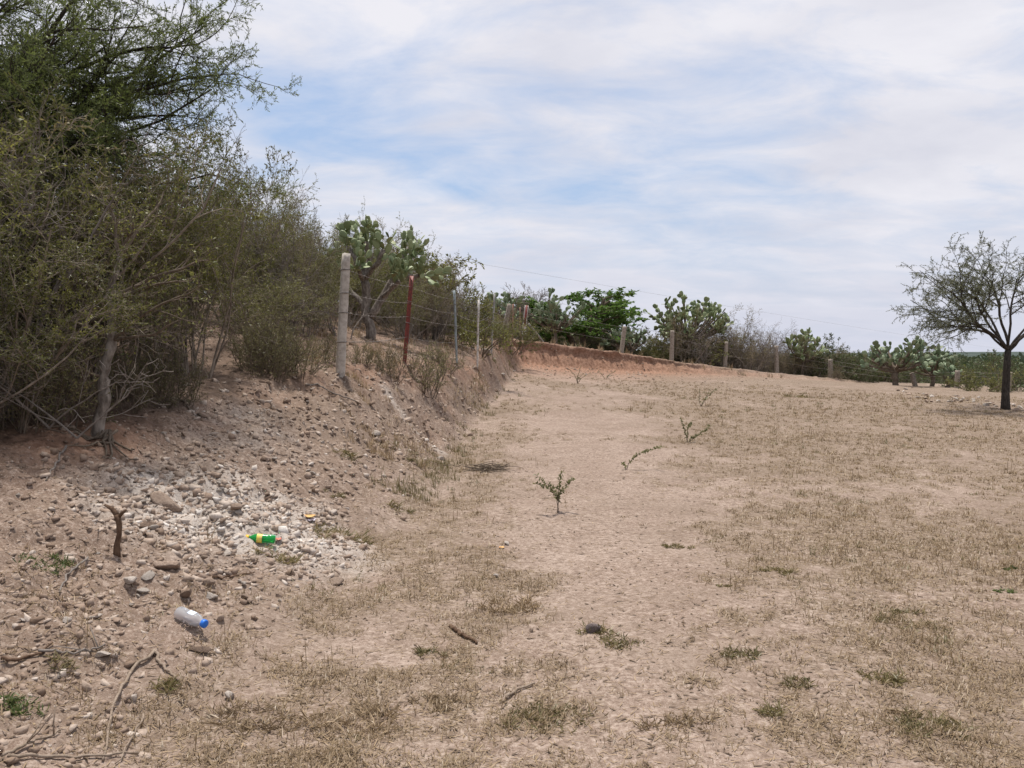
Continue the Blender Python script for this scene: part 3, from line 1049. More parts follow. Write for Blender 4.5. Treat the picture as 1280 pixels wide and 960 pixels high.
# large cactus behind the pale concrete post
r = np.random.default_rng(233)
bp = np.array([-3.45, 19.5, 0]); bp[2] = hz(bp[0], bp[1]); bx, by, bz = bp
px = lambda u, v, dy=0: off_px(u, v, by + dy)
b0 = np.array([0, 0, -.1])
limbs = [([b0, px(458, 385), px(455, 350)], (.13, .09), 0),
         ([px(462, 395), px(478, 372), px(492, 350), px(508, 330)], (.11, .06), 5),
         ([px(455, 350), px(445, 325), px(434, 308, .2)], (.08, .05), 5),
         ([px(455, 350), px(462, 322), px(458, 302, -.2)], (.08, .05), 6),
         ([px(478, 372), px(505, 345), px(532, 345, .1)], (.07, .05), 6),
         ([px(455, 350), px(470, 330, -.4), px(480, 312, -.5)], (.07, .05), 4),
         ([px(458, 385), px(436, 360, .3), px(424, 332, .4)], (.06, .045), 4),
         ([px(492, 350), px(500, 325), px(516, 305, .3)], (.07, .04), 4),
         ([px(478, 372), px(490, 358, -.4), px(500, 352, -.6)], (.06, .045), 3),
         ([px(455, 350), px(450, 340, -.5), px(446, 332, -.7)], (.06, .045), 3)]
cactus('tall prickly pear cactus tree with woody forked trunk behind the concrete fence post', bp, limbs, r, M['pad'], .235, (1, 3), 2, separate=True, trunkmat=M['bark_grey'])


def cactus_px(label, u, v, Y, w, h, r, mat, size, npads, n=(1, 3), depth=2, group=None, trunk=.12, z=None):
    """freestanding cactus tree: base below (u,v) at distance Y, w and h in metres"""
    p = at(u, v, Y); p[2] = hz(p[0], p[1]) if z is None else z
    limbs = [([(0, 0, -.1), (r.normal(0, .04), 0, h * .16), (r.normal(0, .05), 0, h * .30)], (trunk, trunk * .8), 0)]
    st = np.array(limbs[0][0][-1])
    for k in range(npads):
        a = r.uniform(0, 6.28); q = math.sqrt(r.random()) * .5; top = h * (.36 + .42 * r.random() * (1.25 - q * 1.2))
        e = np.array([math.cos(a) * q * w, math.sin(a) * q * w * .8, top])
        limbs.append(([st * r.uniform(.75, 1), st * .5 + e * .5 - [0, 0, h * .05], e], (trunk * .42, trunk * .28), 3))
    return cactus(label, p, limbs, r, mat, size, n, depth, group)


r = np.random.default_rng(240)
cactus_px('grey-green isolated prickly pear with many paddles and a short dark trunk right of the fence', 1119, 480, 42, 3.0, 2.9, r, M['pad_blue'], .33, 26, depth=1, trunk=.17)
cactus_px('smaller spreading prickly pear with upright paddles just left of the lone acacia', 1166, 478, 43, 2.4, 2.3, r, M['pad_blue'], .33, 18, depth=1)
cactus_px('dense prickly pear clump at the left end of the red cut bank', 694, 425, 44, 3.0, 3.3, r, M['pad_blue'], .30, 34, depth=1)
cactus_px('tallest prickly pear clump above the middle of the far fence tangled with a dry bush', 860, 445, 48, 4.8, 4.9, r, M['pad'], .33, 60, depth=1)
cactus_px('bright green prickly pear standing behind the right end of the far fence', 1003, 470, 48, 2.6, 3.0, r, M['pad'], .35, 22, depth=1)
cactus_px('small dark prickly pear peeking over the thicket behind the thin grey pole', 634, 420, 40, 2.2, 2.9, r, M['pad_blue'], .3, 16, depth=1)
cactus_px('narrow prickly pear standing behind the first concrete post of the far fence', 772, 440, 44.5, 1.2, 1.6, r, M['pad_blue'], .3, 10, depth=1)
cactus_px('low prickly pear clump in the gap between the bright green tree and the tallest cactus', 790, 440, 47, 2.2, 1.9, r, M['pad_blue'], .3, 12, depth=1)
cactus_px('low pale prickly pear bush leaning beside the stump-like fence post on the right', 1185, 478, 41, 1.2, 1.3, r, M['pad_blue'], .3, 8, depth=1)

# ------------------------------------------------------------------ far trees and bushes
# flat-topped bright green tree
r = np.random.default_rng(250)
p = at(724, 432, 47); p[2] = hz(p[0], p[1])
roots = [((0, 0, -.1), (r.normal(0, .35), r.normal(0, .35), 1), 2.6, .10) for _ in range(5)]
br = grow(r, roots, [dict(seg=6, jit=.12, up=-.02),
                     dict(n=(6, 8), ang=(25, 65), lr=(.4, .7), seg=5, jit=.15, up=-.02, start=.3, rr=.5, flat=.55),
                     dict(n=(5, 7), ang=(25, 60), lr=(.35, .6), seg=4, jit=.18, up=0, start=.15, rr=.5, flat=.5),
                     dict(n=(4, 5), ang=(25, 60), lr=(.4, .7), seg=3, jit=.2, start=.1, rr=.5, flat=.6)])
o = plant('green_tree', 'bright green flat-layered thorn tree behind the red cut bank', 'tree', br, M['bark_brown'], M['leaf_tree'], r, 2, 60, .12, .05, rmin=.006)
o.location = p; o.scale = (2.15, 1.8, 1.3)

# bare grey trees
r = np.random.default_rng(255)
br = grow(r, stems(r, 5, .2, 2.6, .05, .45), [dict(seg=6, jit=.1, up=.02),
          dict(n=(6, 9), ang=(18, 50), lr=(.4, .65), seg=5, jit=.16, up=.04, start=.3, rr=.5),
          dict(n=(6, 8), ang=(20, 55), lr=(.4, .6), seg=4, jit=.2, up=.03, start=.15, rr=.5),
          dict(n=(4, 6), ang=(20, 60), lr=(.4, .7), seg=3, jit=.2, start=.1, rr=.6)])
protos['bare'] = plant('bare_tree', 'x', 'tree', br, M['twig_grey'], None, r, 3, 0, 0, 0, rmin=.006)


def far_place(kind, u, v, Y, s, label, group=None):
    p = at(u, v, Y); return place(kind, p[0], p[1], s, None, label, group, sink=.1 if Y < 33 or kind == 'bare' else .45)


far_place('bare', 650, 415, 41, 1.0, 'leafless grey tree behind the rusty posts at the left end of the red cut bank')
far_place('bare', 681, 415, 50, 1.45, 'taller leafless grey tree rising behind the dense prickly pear clump')
far_place('bare', 560, 390, 30, .62, 'thin leafless sapling above the thicket between the red post and the blue-grey pole')
far_place('bare', 447, 330, 26, 1.0, 'leafless grey tree poking above the thicket just left of the tall cactus')
far_place('bare', 1052, 470, 56, .8, 'leafless grey tree beyond the fence left of the isolated prickly pears')

# denser bush with leaves at distance
for key, seed, leaf, bark, lab in (('bush', 260, 'leaf_dark', 'bark_brown', 'x'), ('bushg', 262, 'leaf_green', 'bark_brown', 'x'), ('bushy', 264, 'leaf_olive', 'bark_brown', 'x')):
    r = np.random.default_rng(seed)
    br = grow(r, stems(r, 12, .5, 1.7, .02, 1.0), shrub_levels(.8))
    protos[key] = plant('bush', lab, 'bush', br, M[bark], M[leaf], r, 2, 24, .085, .035, rmin=.004)
G_FAR = 'scrub bushes beyond the far fence'
far_place('gr0', 878, 455, 46, (1.7, 1.3, 1.45), 'dry brown-grey bush growing through the front of the tallest prickly pear clump', 'dry bushes behind the far fence')
far_place('br1', 856, 455, 46.2, (1.7, 1.3, 1.4), 'dry brown-grey bush growing through the front of the tallest prickly pear clump', 'dry bushes behind the far fence')
r = np.random.default_rng(270)
for u, Y, s, kd in ((925, 48, 1.75, 'gr1'), (945, 47, 1.6, 'gr0'), (960, 49, 1.4, 'gr1'), (935, 46.5, 1.15, 'br0'), (905, 47.5, 1.75, 'br0'), (980, 48, .85, 'br1'), (895, 50, 1.5, 'gr0')):
    far_place(kd, u, 462, Y, s, 'grey leafless brush in the wide tangle right of the tallest prickly pear clump', 'dry brush right of the tallest cactus clump')
for u, Y, s, kd in ((728, 46.5, .75, 'bush'), (770, 47, .7, 'bush'), (800, 48, .75, 'bush'), (820, 47, .8, 'bushy'), (1022, 49, .8, 'bushy'), (1030, 52, .9, 'bush'), (1060, 49, .9, 'bushy'),
                    (1075, 47, .85, 'bush'), (1090, 50, .9, 'bush'), (1050, 46, .6, 'br1'), (670, 47, .8, 'bush'), (655, 46, .7, 'bushy'), (712, 43.0, .5, 'bush')):
    far_place(kd, u, 462, Y, s, 'dark low bush in the hedge-like scrub directly behind the far fence', 'low bushes behind the far fence')
for u, v, Y, s, lab in ((1228, 480, 36, .95, 'rounded yellow-green bush behind the leaning post just left of the lone acacia'),
                        (1205, 478, 44, .9, 'green bush behind the pale post left of the lone acacia'),
                        (1275, 480, 38, 1.2, 'leafy dark green bush partly hidden behind the lone acacia trunk')):
    far_place('bushy' if u < 1270 and u > 1220 else 'bush', u, v, Y, s, lab)
far_place('bushy', 1157, 490, 38.5, (.5, .5, .28), 'low yellowish grass clump at the foot of the leaning far post')
for k in range(70):
    u = r.uniform(1000, 1420) if k < 46 else r.uniform(560, 1000)
    Y = r.uniform(52, 105) if k < 46 else r.uniform(52, 70)
    kd = r.choice(['bush', 'bush', 'bushy', 'bush'])
    far_place(kd, u, 470, Y, r.uniform(1.0, 1.7) * (1 if u > 1000 else .9), 'green bush in the scrubland beyond the fence at the right', 'bushes of the scrubland beyond the fence')

def top_place(kd, u, Y, vtop, label, group, sink, wid=1.0):
    p = at(u, 470, Y); z0 = hz(p[0], p[1]) - sink
    top = 1.6 + (445 - vtop) / 1000 * Y
    if kd not in PH: PH[kd] = proto_h(kd)
    s_ = max(.35, (top - z0) / PH[kd])
    return place(kd, p[0], p[1], (max(s_, .8) * wid, max(s_, .8) * wid, s_), None, label, group, z=z0)


for u in np.arange(640, 1112, 9.5):
    vt = np.interp(u, [640, 700, 790, 800, 900, 960, 1040, 1100, 1180], [388, 392, 415, 424, 412, 412, 436, 444, 450]) + r.uniform(-6, 14)
    kd = r.choice(['bush', 'bushy', 'br0', 'br1']) if (u < 890 or u > 985) else r.choice(['gr0', 'gr1', 'br0'])
    top_place(kd, u + r.uniform(-4, 4), r.uniform(47.5, 51.5), vt, 'dark low bush in the hedge-like scrub directly behind the far fence', 'low bushes behind the far fence', .4)
for u in np.arange(470, 640, 8):
    Y = r.uniform(23, 32) if u < 600 else r.uniform(30, 36)
    vt = np.interp(u, [470, 520, 545, 575, 600, 640], [300, 325, 345, 365, 380, 396]) + r.uniform(-5, 22)
    kd = r.choice(['br0', 'br1', 'gr0', 'ol1', 'bushy'])
    top_place(kd, u, Y, vt, 'scrubby shrub of the thicket on the slope behind the steel fence poles', 'shrubs on the slope behind the steel poles', .1)

for u in np.arange(285, 440, 11):
    kd = r.choice(['ol0', 'ol1', 'ol2', 'br1', 'gr1'])
    top_place(kd, u, r.uniform(14, 19) if u < 370 else r.uniform(22.5, 26), sky_v(u) + (r.uniform(2, 22) if u < 370 else r.uniform(22, 40)), {'o': L_OL, 'b': L_BR, 'g': L_GR}[kd[0]], G_TH, .1, .6)

# far-off wood that reads as one mass
r = np.random.default_rng(280); b = MB()
for k in range(900):
    Y = np.exp(r.uniform(math.log(110), math.log(900))); x = Y * r.uniform(-.1, .95)
    z0 = hz(x, Y); w = r.uniform(2, 4.5) * (1 + Y / 600); hh = r.uniform(2.0, 3.8)
    n = 46
    d = r.normal(size=(n, 3)); d /= np.linalg.norm(d, axis=1)[:, None]
    P = d * [w * .5, w * .5, hh * .5] * r.uniform(.6, 1, (n, 1)) + [x, Y, z0 + hh * .5]
    b.leaves(P, d + r.normal(0, .6, (n, 3)), w * .22, w * .16, r)
M['leaf_far'] = leaf_mat('far_leaf', (.055, .075, .038), (.095, .115, .06), .2, 0)
tag(link('distant_wood', b.mesh('distant_wood', M['leaf_far'])), 'dark green far-off wood along the horizon at the right', 'wood', kind='stuff')

# low bushes along the foot of the left fence
r = np.random.default_rng(290)
br = grow(r, stems(r, 14, .18, .8, .008, .8), [dict(seg=5, jit=.12, up=.05), dict(n=(5, 7), ang=(15, 45), lr=(.4, .7), seg=4, jit=.16, up=.05, start=.15, rr=.6),
                                               dict(n=(4, 5), ang=(15, 50), lr=(.4, .6), seg=3, jit=.2, start=.1, rr=.6)])
protos['weedbush'] = plant('low_bush', 'x', 'bush', br, M['bark_brown'], M['leaf_weed'], r, 1, 32, .04, .010, .7)
for u, v, Y, s, lab in ((533, 452, 15.6, 1.15, 'feathery bright green low bush at the foot of the red fence post'),
                        (375, 470, 11.3, .85, 'straggly low green weed bush just left of the concrete fence post'),
                        (340, 475, 10.8, .7, 'yellowish low weed bush at the edge of the thicket left of the concrete post'),
                        (488, 455, 14.2, .75, 'grey-green low bush between the concrete post and the red post'),
                        (556, 445, 18.5, .9, 'low green bush at the foot of the blue-grey pole'),
                        (452, 450, 14, .6, 'short weedy bush right behind the concrete fence post'),
                        (408, 462, 13, .65, 'short straggly bush behind and left of the concrete fence post'),
                        (622, 432, 29, .9, 'dry weedy bush on the mound below the thin grey pole'),
                        (928, 470, 43, .75, 'small green bush rooted at the right end of the red cut bank'),
                        (220, 500, 8.6, .8, 'shaded green weed bush under the thicket at the crest of the left bank'),
                        (75, 515, 7.0, .9, 'dark green weed bush under the gnarled tree at the far left'),
                        (25, 520, 6.6, 1.0, 'dark leafy bush at the extreme left edge under the thicket')):
    far_place('weedbush', u, v, Y, s, lab)
for k in range(8):
    Y = r.uniform(7, 12); xx = float(np.interp(Y, YC, XC)) - r.uniform(.1, .9)
    place('weedbush', xx, Y, r.uniform(.5, 1.0), None, 'small undergrowth weed in the shade along the front of the left thicket', 'undergrowth along the front of the left thicket')

# ------------------------------------------------------------------ fences


def post(name, label, cat, u1, v1, u0, v0, Y, size, mat, shape='square', ties=(), group=None, sink=.25):
    p = at(u0, v0, Y); z0 = hz(p[0], p[1]); t = at(u1, v1, Y)
    base = np.array([p[0], p[1], z0])
    o = thing(name, label, cat, base, group)
    d = t - base; L = float(np.linalg.norm(d)); d = d / L
    rot = Vector(d).to_track_quat('Z', 'Y').to_matrix()
    Rm = np.array(rot)
    ang = .35
    Rz = np.array([[math.cos(ang), -math.sin(ang), 0], [math.sin(ang), math.cos(ang), 0], [0, 0, 1]])
    b = MB()
    if shape == 'square':
        n = 14; c = size * .12; h = size / 2
        ring = np.array([[-h + c, -h], [h - c, -h], [h, -h + c], [h, h - c], [h - c, h], [-h + c, h], [-h, h - c], [-h, -h + c]])
        V = []; rr = np.random.default_rng(int(u0))
        for a in range(n + 1):
            zz_ = -sink + (L + sink) * a / n
            k = 1.06 - .12 * a / n
            if a == n: k *= .93
            V.append(np.column_stack([ring * k + rr.normal(0, size * .018, (8, 2)), np.full(8, zz_) + (rr.normal(0, .006, 8) if a == n else 0)]))
        V = np.vstack(V)
        i = np.arange(n)[:, None] * 8; j = np.arange(8)[None]; j2 = (j + 1) % 8
        Q = np.stack([i + j, i + j2, i + 8 + j2, i + 8 + j], -1).reshape(-1, 4)
        V = np.vstack([V, [0, 0, L]]); jj = np.arange(8)
        T = np.stack([np.full(8, len(V) - 1), n * 8 + jj, n * 8 + (jj + 1) % 8], 1)
        b.add(V @ Rz.T @ Rm.T, Q, T)
    elif shape == 'angle':
        h = size; t_ = .006
        sec = np.array([[0, 0], [h, 0], [h, t_], [t_, t_], [t_, h], [0, h]]) - h * .3
        zs = np.linspace(-sink, L, 8)
        V = np.vstack([np.column_stack([sec, np.full(6, z_)]) for z_ in zs])
        i = np.arange(7)[:, None] * 6; j = np.arange(6)[None]; j2 = (j + 1) % 6
        Q = np.stack([i + j, i + j2, i + 6 + j2, i + 6 + j], -1).reshape(-1, 4)
        top = 7 * 6
        a2 = 2.2; Rz = np.array([[math.cos(a2), -math.sin(a2), 0], [math.sin(a2), math.cos(a2), 0], [0, 0, 1]])
        b.add(V @ Rz.T @ Rm.T, np.vstack([Q, [[top, top + 1, top + 2, top + 3], [top, top + 3, top + 4, top + 5]]]))
    else:
        zs = np.linspace(-sink, L, 8)
        rr = np.random.default_rng(int(u0))
        P = np.column_stack([rr.normal(0, .004, 8), rr.normal(0, .004, 8), zs]) @ Rm.T
        b.tube(P, size / 2, 10)
    link('shaft', b.mesh('shaft', mat, shape == 'round'), o)
    for tz in ties:
        w = MB(); h = size * .56 * (1.06 - .12 * tz) if shape == 'square' else size * .75
        loop = np.array([[-h, -h], [h, -h], [h, h], [-h, h], [-h, -h]])
        loop = np.column_stack([loop, [0, .012, 0, -.01, 0]]) + [0, 0, L * tz]
        w.tube(loop @ Rz.T @ Rm.T, .006, 5)
        link('wire_tie', w.mesh('wire_tie', M['wire']), o)
    return o, base, d, L


PO = []
PO.append(post('concrete_post', 'tallest weathered concrete fence post with four wire ties on the left bank', 'fence post', 433, 317, 425, 463, 12.3, .125, M['concrete'], ties=(.28, .52, .68, .87)))
PO.append(post('steel_post', 'red painted steel fence post in front of the tall cactus', 'fence post', 515, 345, 506, 457, 16, .06, M['paint_red'], 'angle', ties=(.45, .7)))
PO.append(post('steel_post', 'blue-grey round steel fence pole between the red post and the white pole', 'fence post', 568, 363, 571, 448, 20.5, .06, M['paint_blue'], 'round', ties=(.5, .8)))
PO.append(post('steel_post', 'white painted steel fence pole beside the white boulder on the left bank', 'fence post', 598.5, 375, 596.5, 453, 22, .055, M['paint_white'], 'round', ties=(.5, .8)))
PO.append(post('steel_post', 'thin galvanised grey fence pole right of the white pole', 'fence post', 618, 367, 614.5, 436, 26, .06, M['steel'], 'round'))
PO.append(post('concrete_post', 'leaning concrete fence post at the top of the mound beside a rusty pole', 'fence post', 637, 380, 628.5, 422, 33, .17, M['concrete_old']))
PO.append(post('steel_post', 'rusty brown steel pole touching the leaning concrete post on the mound', 'fence post', 641.5, 380, 640.5, 422, 35.5, .07, M['rust'], 'round'))
PO.append(post('steel_post', 'thinnest rusty steel pole between the mound and the red and white post', 'fence post', 650, 384, 650, 420, 38.5, .06, M['rust'], 'round'))
o, ba, d_, L_ = post('steel_post', 'red and white painted corner post at the left end of the red cut bank', 'fence post', 658.5, 382, 654, 424, 37.6, .13, M['paint_white'], 'angle')
b = MB(); b.tube(np.array([d_ * L_ * .42, d_ * L_ * 1.01]), .05, 8); link('red_band', b.mesh('red_band', M['paint_red'], True), o)
PO.append((o, ba, d_, L_))
PO2 = [PO[-1]]
lab = ['concrete fence post tilted right at the foot of the bright green tree', 'upright concrete fence post in front of the tallest prickly pear clump',
       'short concrete fence post where the red cut bank ends', 'slim concrete fence post in front of the grey leafless brush',
       'stubby brown fence post beside the dark bushes right of the grey brush', 'leaning pale stump-like post between the two isolated prickly pears',
       'short pale fence post in front of the scrub left of the lone acacia', 'pale fence post partly hidden behind the lone acacia trunk']
for (u1, v1, u0, v0, Y, sz), la in zip(((781, 408, 776.5, 441, 42.2, .19), (840.5, 413, 839.5, 450, 44, .19), (908, 427, 906, 459, 45.6, .19), (970.5, 432, 971, 467, 46.3, .19), (1038, 449, 1038, 472, 46.8, .22),
                                    (1140, 466, 1144, 484, 42, .2), (1197, 463, 1196, 481, 40, .19), (1262, 465, 1260, 490, 36, .19)), lab):
    PO2.append(post('concrete_post', la, 'fence post', u1, v1, u0, v0, Y, sz, M['concrete_old'], sink=.4))
# brace and wires
pa = at(661, 405, 37.8); pb = at(681, 427, 39.0); pb[2] = hz(pb[0], pb[1])
b = MB(); b.tube(np.array([pa - pb, (pa - pb) * .5 + [0, 0, .01], [0, 0, -.05]]), .045, 8)
tag(link('brace_pole', b.mesh('brace_pole', M['steel'], True), None, pb), 'grey diagonal brace pole propping the red and white corner post', 'pole')


def strand(posts, frac, label, group, rad):
    pts = []
    for (o_, ba_, d__, L__), nx in zip(posts, posts[1:] + [None]):
        a = ba_ + d__ * L__ * frac
        if nx is None: pts.append(a); break
        bq = nx[1] + nx[2] * nx[3] * frac
        for t in np.linspace(0, 1, 7)[:-1]:
            pts.append(a * (1 - t) + bq * t - np.array([0, 0, .04 * 4 * t * (1 - t)]))
    pts = np.array(pts) + [0, -.06, 0]; b0 = pts[0].copy(); w = MB(); w.tube(pts - b0, rad, 4)
    rr = np.random.default_rng(int(frac * 100))
    for k in range(len(pts) - 1):
        for t in rr.random(3):
            q = pts[k] * (1 - t) + pts[k + 1] * t - b0
            w.tube(np.array([q - [.012, .012, .016], q + [.012, .012, .016]]), rad * .8, 3)
    tag(link('barbed_wire', w.mesh('barbed_wire', M['wire']), None, b0), label, 'wire', group)


names = ['lowest', 'second lowest', 'second highest', 'highest']
for k, fr in enumerate((.28, .52, .68, .87)):
    strand(PO[:6], fr, '%s barbed wire strand running from the tallest concrete post along the left bank' % names[k], 'barbed wires of the left fence', .0035)
for k, fr in enumerate((.45, .75, .95)):
    strand(PO2, fr, '%s barbed wire strand along the far fence above the red cut bank' % ('lowest', 'middle', 'highest')[k], 'barbed wires of the far fence', .006)

# overhead cables
for (A, B, la, sag) in ((at(430, 300, 42), at(1420, 455, 190), 'upper overhead cable crossing the sky above the far trees', .9), (at(500, 346, 46), at(1420, 488, 150), 'lower overhead cable just above the far tree tops', .5)):
    t = np.linspace(0, 1, 60)[:, None]
    P = A * (1 - t) + B * t; P[:, 2] -= (sag * 4 * t * (1 - t))[:, 0]
    b = MB(); b.tube(P - P[0], .007, 5)
    tag(link('overhead_cable', b.mesh('overhead_cable', M['cable']), None, P[0]), la, 'cable', 'overhead cables')

# ------------------------------------------------------------------ rocks
_ico = None


def ico(sub):
    import bmesh
    bm = bmesh.new(); bmesh.ops.create_icosphere(bm, subdivisions=sub, radius=1)
    V = np.array([v.co[:] for v in bm.verts]); T = np.array([[v.index for v in f.verts] for f in bm.faces]); bm.free()
    return V, T


IV, IT = ico(3)


def rock_mesh(r, mat, flat=.6):
    V = IV.copy()
    for _ in range(8):                       # chop flat facets off
        n_ = r.normal(size=3); n_ /= np.linalg.norm(n_); c = r.uniform(.25, .7)
        d = V @ n_; V -= np.outer(np.maximum(d - c, 0) * .92, n_)
    V *= 1 + .06 * perlin(V[:, 0] * 2.3 + V[:, 2] * 1.7, V[:, 1] * 2.3 - V[:, 2], int(r.integers(99)))[:, None]
    V += r.normal(0, .012, V.shape)
    V *= np.array([1, r.uniform(.65, .95), flat * r.uniform(.8, 1.15)])
    return np_mesh('rock', V, None, IT, mat, False)


r = np.random.default_rng(300)
RM = {k: [rock_mesh(r, M['rock_' + k]) for _ in range(5)] for k in ('pale', 'tan', 'brown', 'dark')}


def rock(kind, u, v, wpx, label, group=None, zs=1.0, rz=None, sink=.25, pos=None, size=None):
    p = hit(u, v) if pos is None else pos
    s = wpx * .5 / F_PX * p[1] if size is None else size
    o = link('rock', RM[kind][int(r.integers(5))], None, (p[0], p[1], p[2] + s * .5 * zs * (1 - sink * 1.6)))
    o.scale = (s, s, s * zs)
    o.rotation_euler = (r.normal(0, .18), r.normal(0, .18), r.uniform(0, 6.28) if rz is None else rz)
    return tag(o, label, 'rock', group)


rock('tan', 210, 634, 46, 'largest flat tan rock below the pale rubble patch on the left bank', rz=.2)
rock('tan', 212, 713, 40, 'rounded tan rock left of and below the green bottle', rz=.5, zs=.9)
rock('brown', 233, 748, 34, 'brown rock just above the clear plastic bottle', zs=.7)
rock('brown', 182, 662, 24, 'reddish brown rock right of the broken upright stump')
rock('pale', 163, 733, 28, 'whitish chunk of rock in the pale pile below the broken stump')
rock('pale', 178, 740, 20, 'whitish flake of rock leaning in the pale pile below the broken stump', zs=.7)
rock('pale', 185, 722, 22, 'white flat stone on top of the pale pile below the broken stump', zs=.6)
rock('pale', 262, 748, 22, 'pale angular stone above and right of the clear plastic bottle')
rock('pale', 288, 874, 24, 'rounded pinkish white stone in the dry grass at the lower left', zs=1.1)
rock('dark', 741, 790, 24, 'dark rounded stone on the grassy patch in the middle foreground', zs=1.1)
rock('pale', 608, 442, 14, 'white topped boulder at the foot of the white fence pole', zs=1.2)
rock('pale', 629, 471, 10, 'small white boulder at the base of the mound by the lot')
rock('pale', 633, 681, 11, 'small bright white stone beside an orange scrap in the middle of the bank foot')
rock('pale', 621, 722, 12, 'white stone in the grass below the small bright white stone')
rock('tan', 420, 730, 26, 'round tan half-buried stone in the grassy foot of the bank', zs=.6)
rock('pale', 470, 545, 15, 'whitish stone on the bank left of the grey ridge')
rock('tan', 292, 640, 30, 'flat tan slab at the lower edge of the pale rubble', zs=.6)
rock('pale', 120, 773, 20, 'pale stone left of the clear plastic bottle near the left edge', zs=.6)
rock('pale', 128, 821, 24, 'pale flat stone beside the crossing grey twig at lower left', zs=.6)
rock('tan', 664, 790, 10, 'small pale tan stone left of the dark rounded stone')
rock('brown', 250, 815, 30, 'flat brown stone under the clear plastic bottle', zs=.45)
LP = 'pale angular stone lying loose in the rubble of the left bank'
LT = 'tan angular stone lying loose in the rubble of the left bank'
GP = 'loose stones of the left bank rubble'
cnt = 0
while cnt < 175:
    if cnt < 120: u, v = r.uniform(20, 440), r.uniform(555, 800)
    else: u, v = r.uniform(150, 560), r.uniform(500, 760)
    if cnt < 75: u, v = r.normal(280, 70), r.normal(610, 32)
    p = hit(u, v)
    k = float(bank_k(p[0], p[1]))
    if k < .04 or m_litter(p[0], p[1]) > .4: continue
    if min(np.hypot(*(p - hit(326, 681))[:2]), np.hypot(*(p - hit(240, 784))[:2])) < .17: continue
    kd = r.choice(['pale', 'tan', 'brown'], p=[.62, .28, .10]) if cnt < 100 else r.choice(['pale', 'tan', 'brown'], p=[.42, .40, .18])
    s = .016 + .032 * r.random() ** 2.2
    rock(kd, 0, 0, 0, LP if kd == 'pale' else LT, GP, pos=p, size=s, zs=r.uniform(.7, 1.1)); cnt += 1
for k in range(34):
    y = r.uniform(9.5, 30); x = float(np.interp(y, YC, XC)) + (float(np.interp(y, YT, XT)) - float(np.interp(y, YC, XC))) * r.uniform(.05, 1.05)
    rock(r.choice(['pale', 'tan', 'brown']), 0, 0, 0, 'stone sticking out of the cut face of the bank below the steel fence poles', 'stones in the bank below the steel poles', pos=np.array([x, y, hz(x, y)]), size=r.uniform(.03, .09), sink=.45)
for k in range(60):
    u = r.uniform(1120, 1310)
    v = np.interp(u, [1120, 1150, 1300], [491, 495, 512]) + r.normal(0, 3.0)
    p = hit(u, v)
    rock('pale' if r.random() < .6 else 'tan', 0, 0, 0, 'pale stone in the low row of rubble beside the lone acacia', 'stones of the rubble row by the acacia', pos=p, size=r.uniform(.035, .12), sink=.4)

# gravel: uncountable
r = np.random.default_rng(310)
BOX = np.array([[-1, -1, -1], [1, -1, -1], [1, 1, -1], [-1, 1, -1], [-.75, -.75, 1], [.75, -.75, 1], [.75, .75, 1], [-.75, .75, 1]]) * .72
BOXT = np.array([[0, 2, 1], [0, 3, 2], [4, 5, 6], [4, 6, 7], [0, 1, 5], [0, 5, 4], [1, 2, 6], [1, 6, 5], [2, 3, 7], [2, 7, 6], [3, 0, 4], [3, 4, 7]])


def gravel(name, N, rmin, rmax, half, dens, smin, smax, label, pw=2.5):
    th = r.uniform(-half, half, N * 3); rad = np.exp(r.uniform(math.log(rmin), math.log(rmax), N * 3))
    x = rad * np.sin(th); y = rad * np.cos(th)
    k = r.random(N * 3) < dens(x, y)
    for q_ in (hit(326, 681), hit(240, 784)): k &= np.hypot(x - q_[0], y - q_[1]) > .16
    x, y, rad = x[k][:N], y[k][:N], rad[k][:N]
    n = len(x)
    s = (smin + (smax - smin) * r.random(n) ** pw) * (.55 + .10 * np.minimum(rad, 14))
    V = BOX[None] * r.uniform(.55, 1.0, (n, 8, 1)) + r.normal(0, .20, (n, 8, 3))
    V = V * np.stack([np.ones(n), r.uniform(.45, .95, n), r.uniform(.30, .75, n)], 1)[:, None]
    a = r.uniform(0, 6.28, n); ca, sa = np.cos(a)[:, None], np.sin(a)[:, None]
    X = V[..., 0] * ca - V[..., 1] * sa; Y = V[..., 0] * sa + V[..., 1] * ca
    tx = r.normal(0, .3, n)[:, None]
    Z = V[..., 2] + X * tx
    V = np.stack([X, Y, Z], -1) * s[:, None, None] + np.stack([x, y, H(x, y) + s * r.uniform(-.15, .15, n)], 1)[:, None]
    T = (BOXT[None] + (np.arange(n) * 8)[:, None, None]).reshape(-1, 3)
    base = r.beta(2.2, 2.2, n) + .34 * m_white(x, y) - .25 * m_red(x, y) - .12
    fa = np.repeat(np.clip(base, 0, 1), 12)
    tag(link(name, np_mesh(name, V.reshape(-1, 3), None, T, M['gravel'], False, fa)), label, 'gravel', kind='stuff')


def dbank(x, y):
    k = bank_k(x, y)
    d = np.clip(k * 5, 0, 1) * (.60 + .9 * m_white(x, y)) * (1 - .8 * m_litter(x, y))
    d = d * (.5 + .9 * (fbm(x * 1.3, y * 1.3, 3, 95) + .3))
    return np.clip(d, 0, 1)


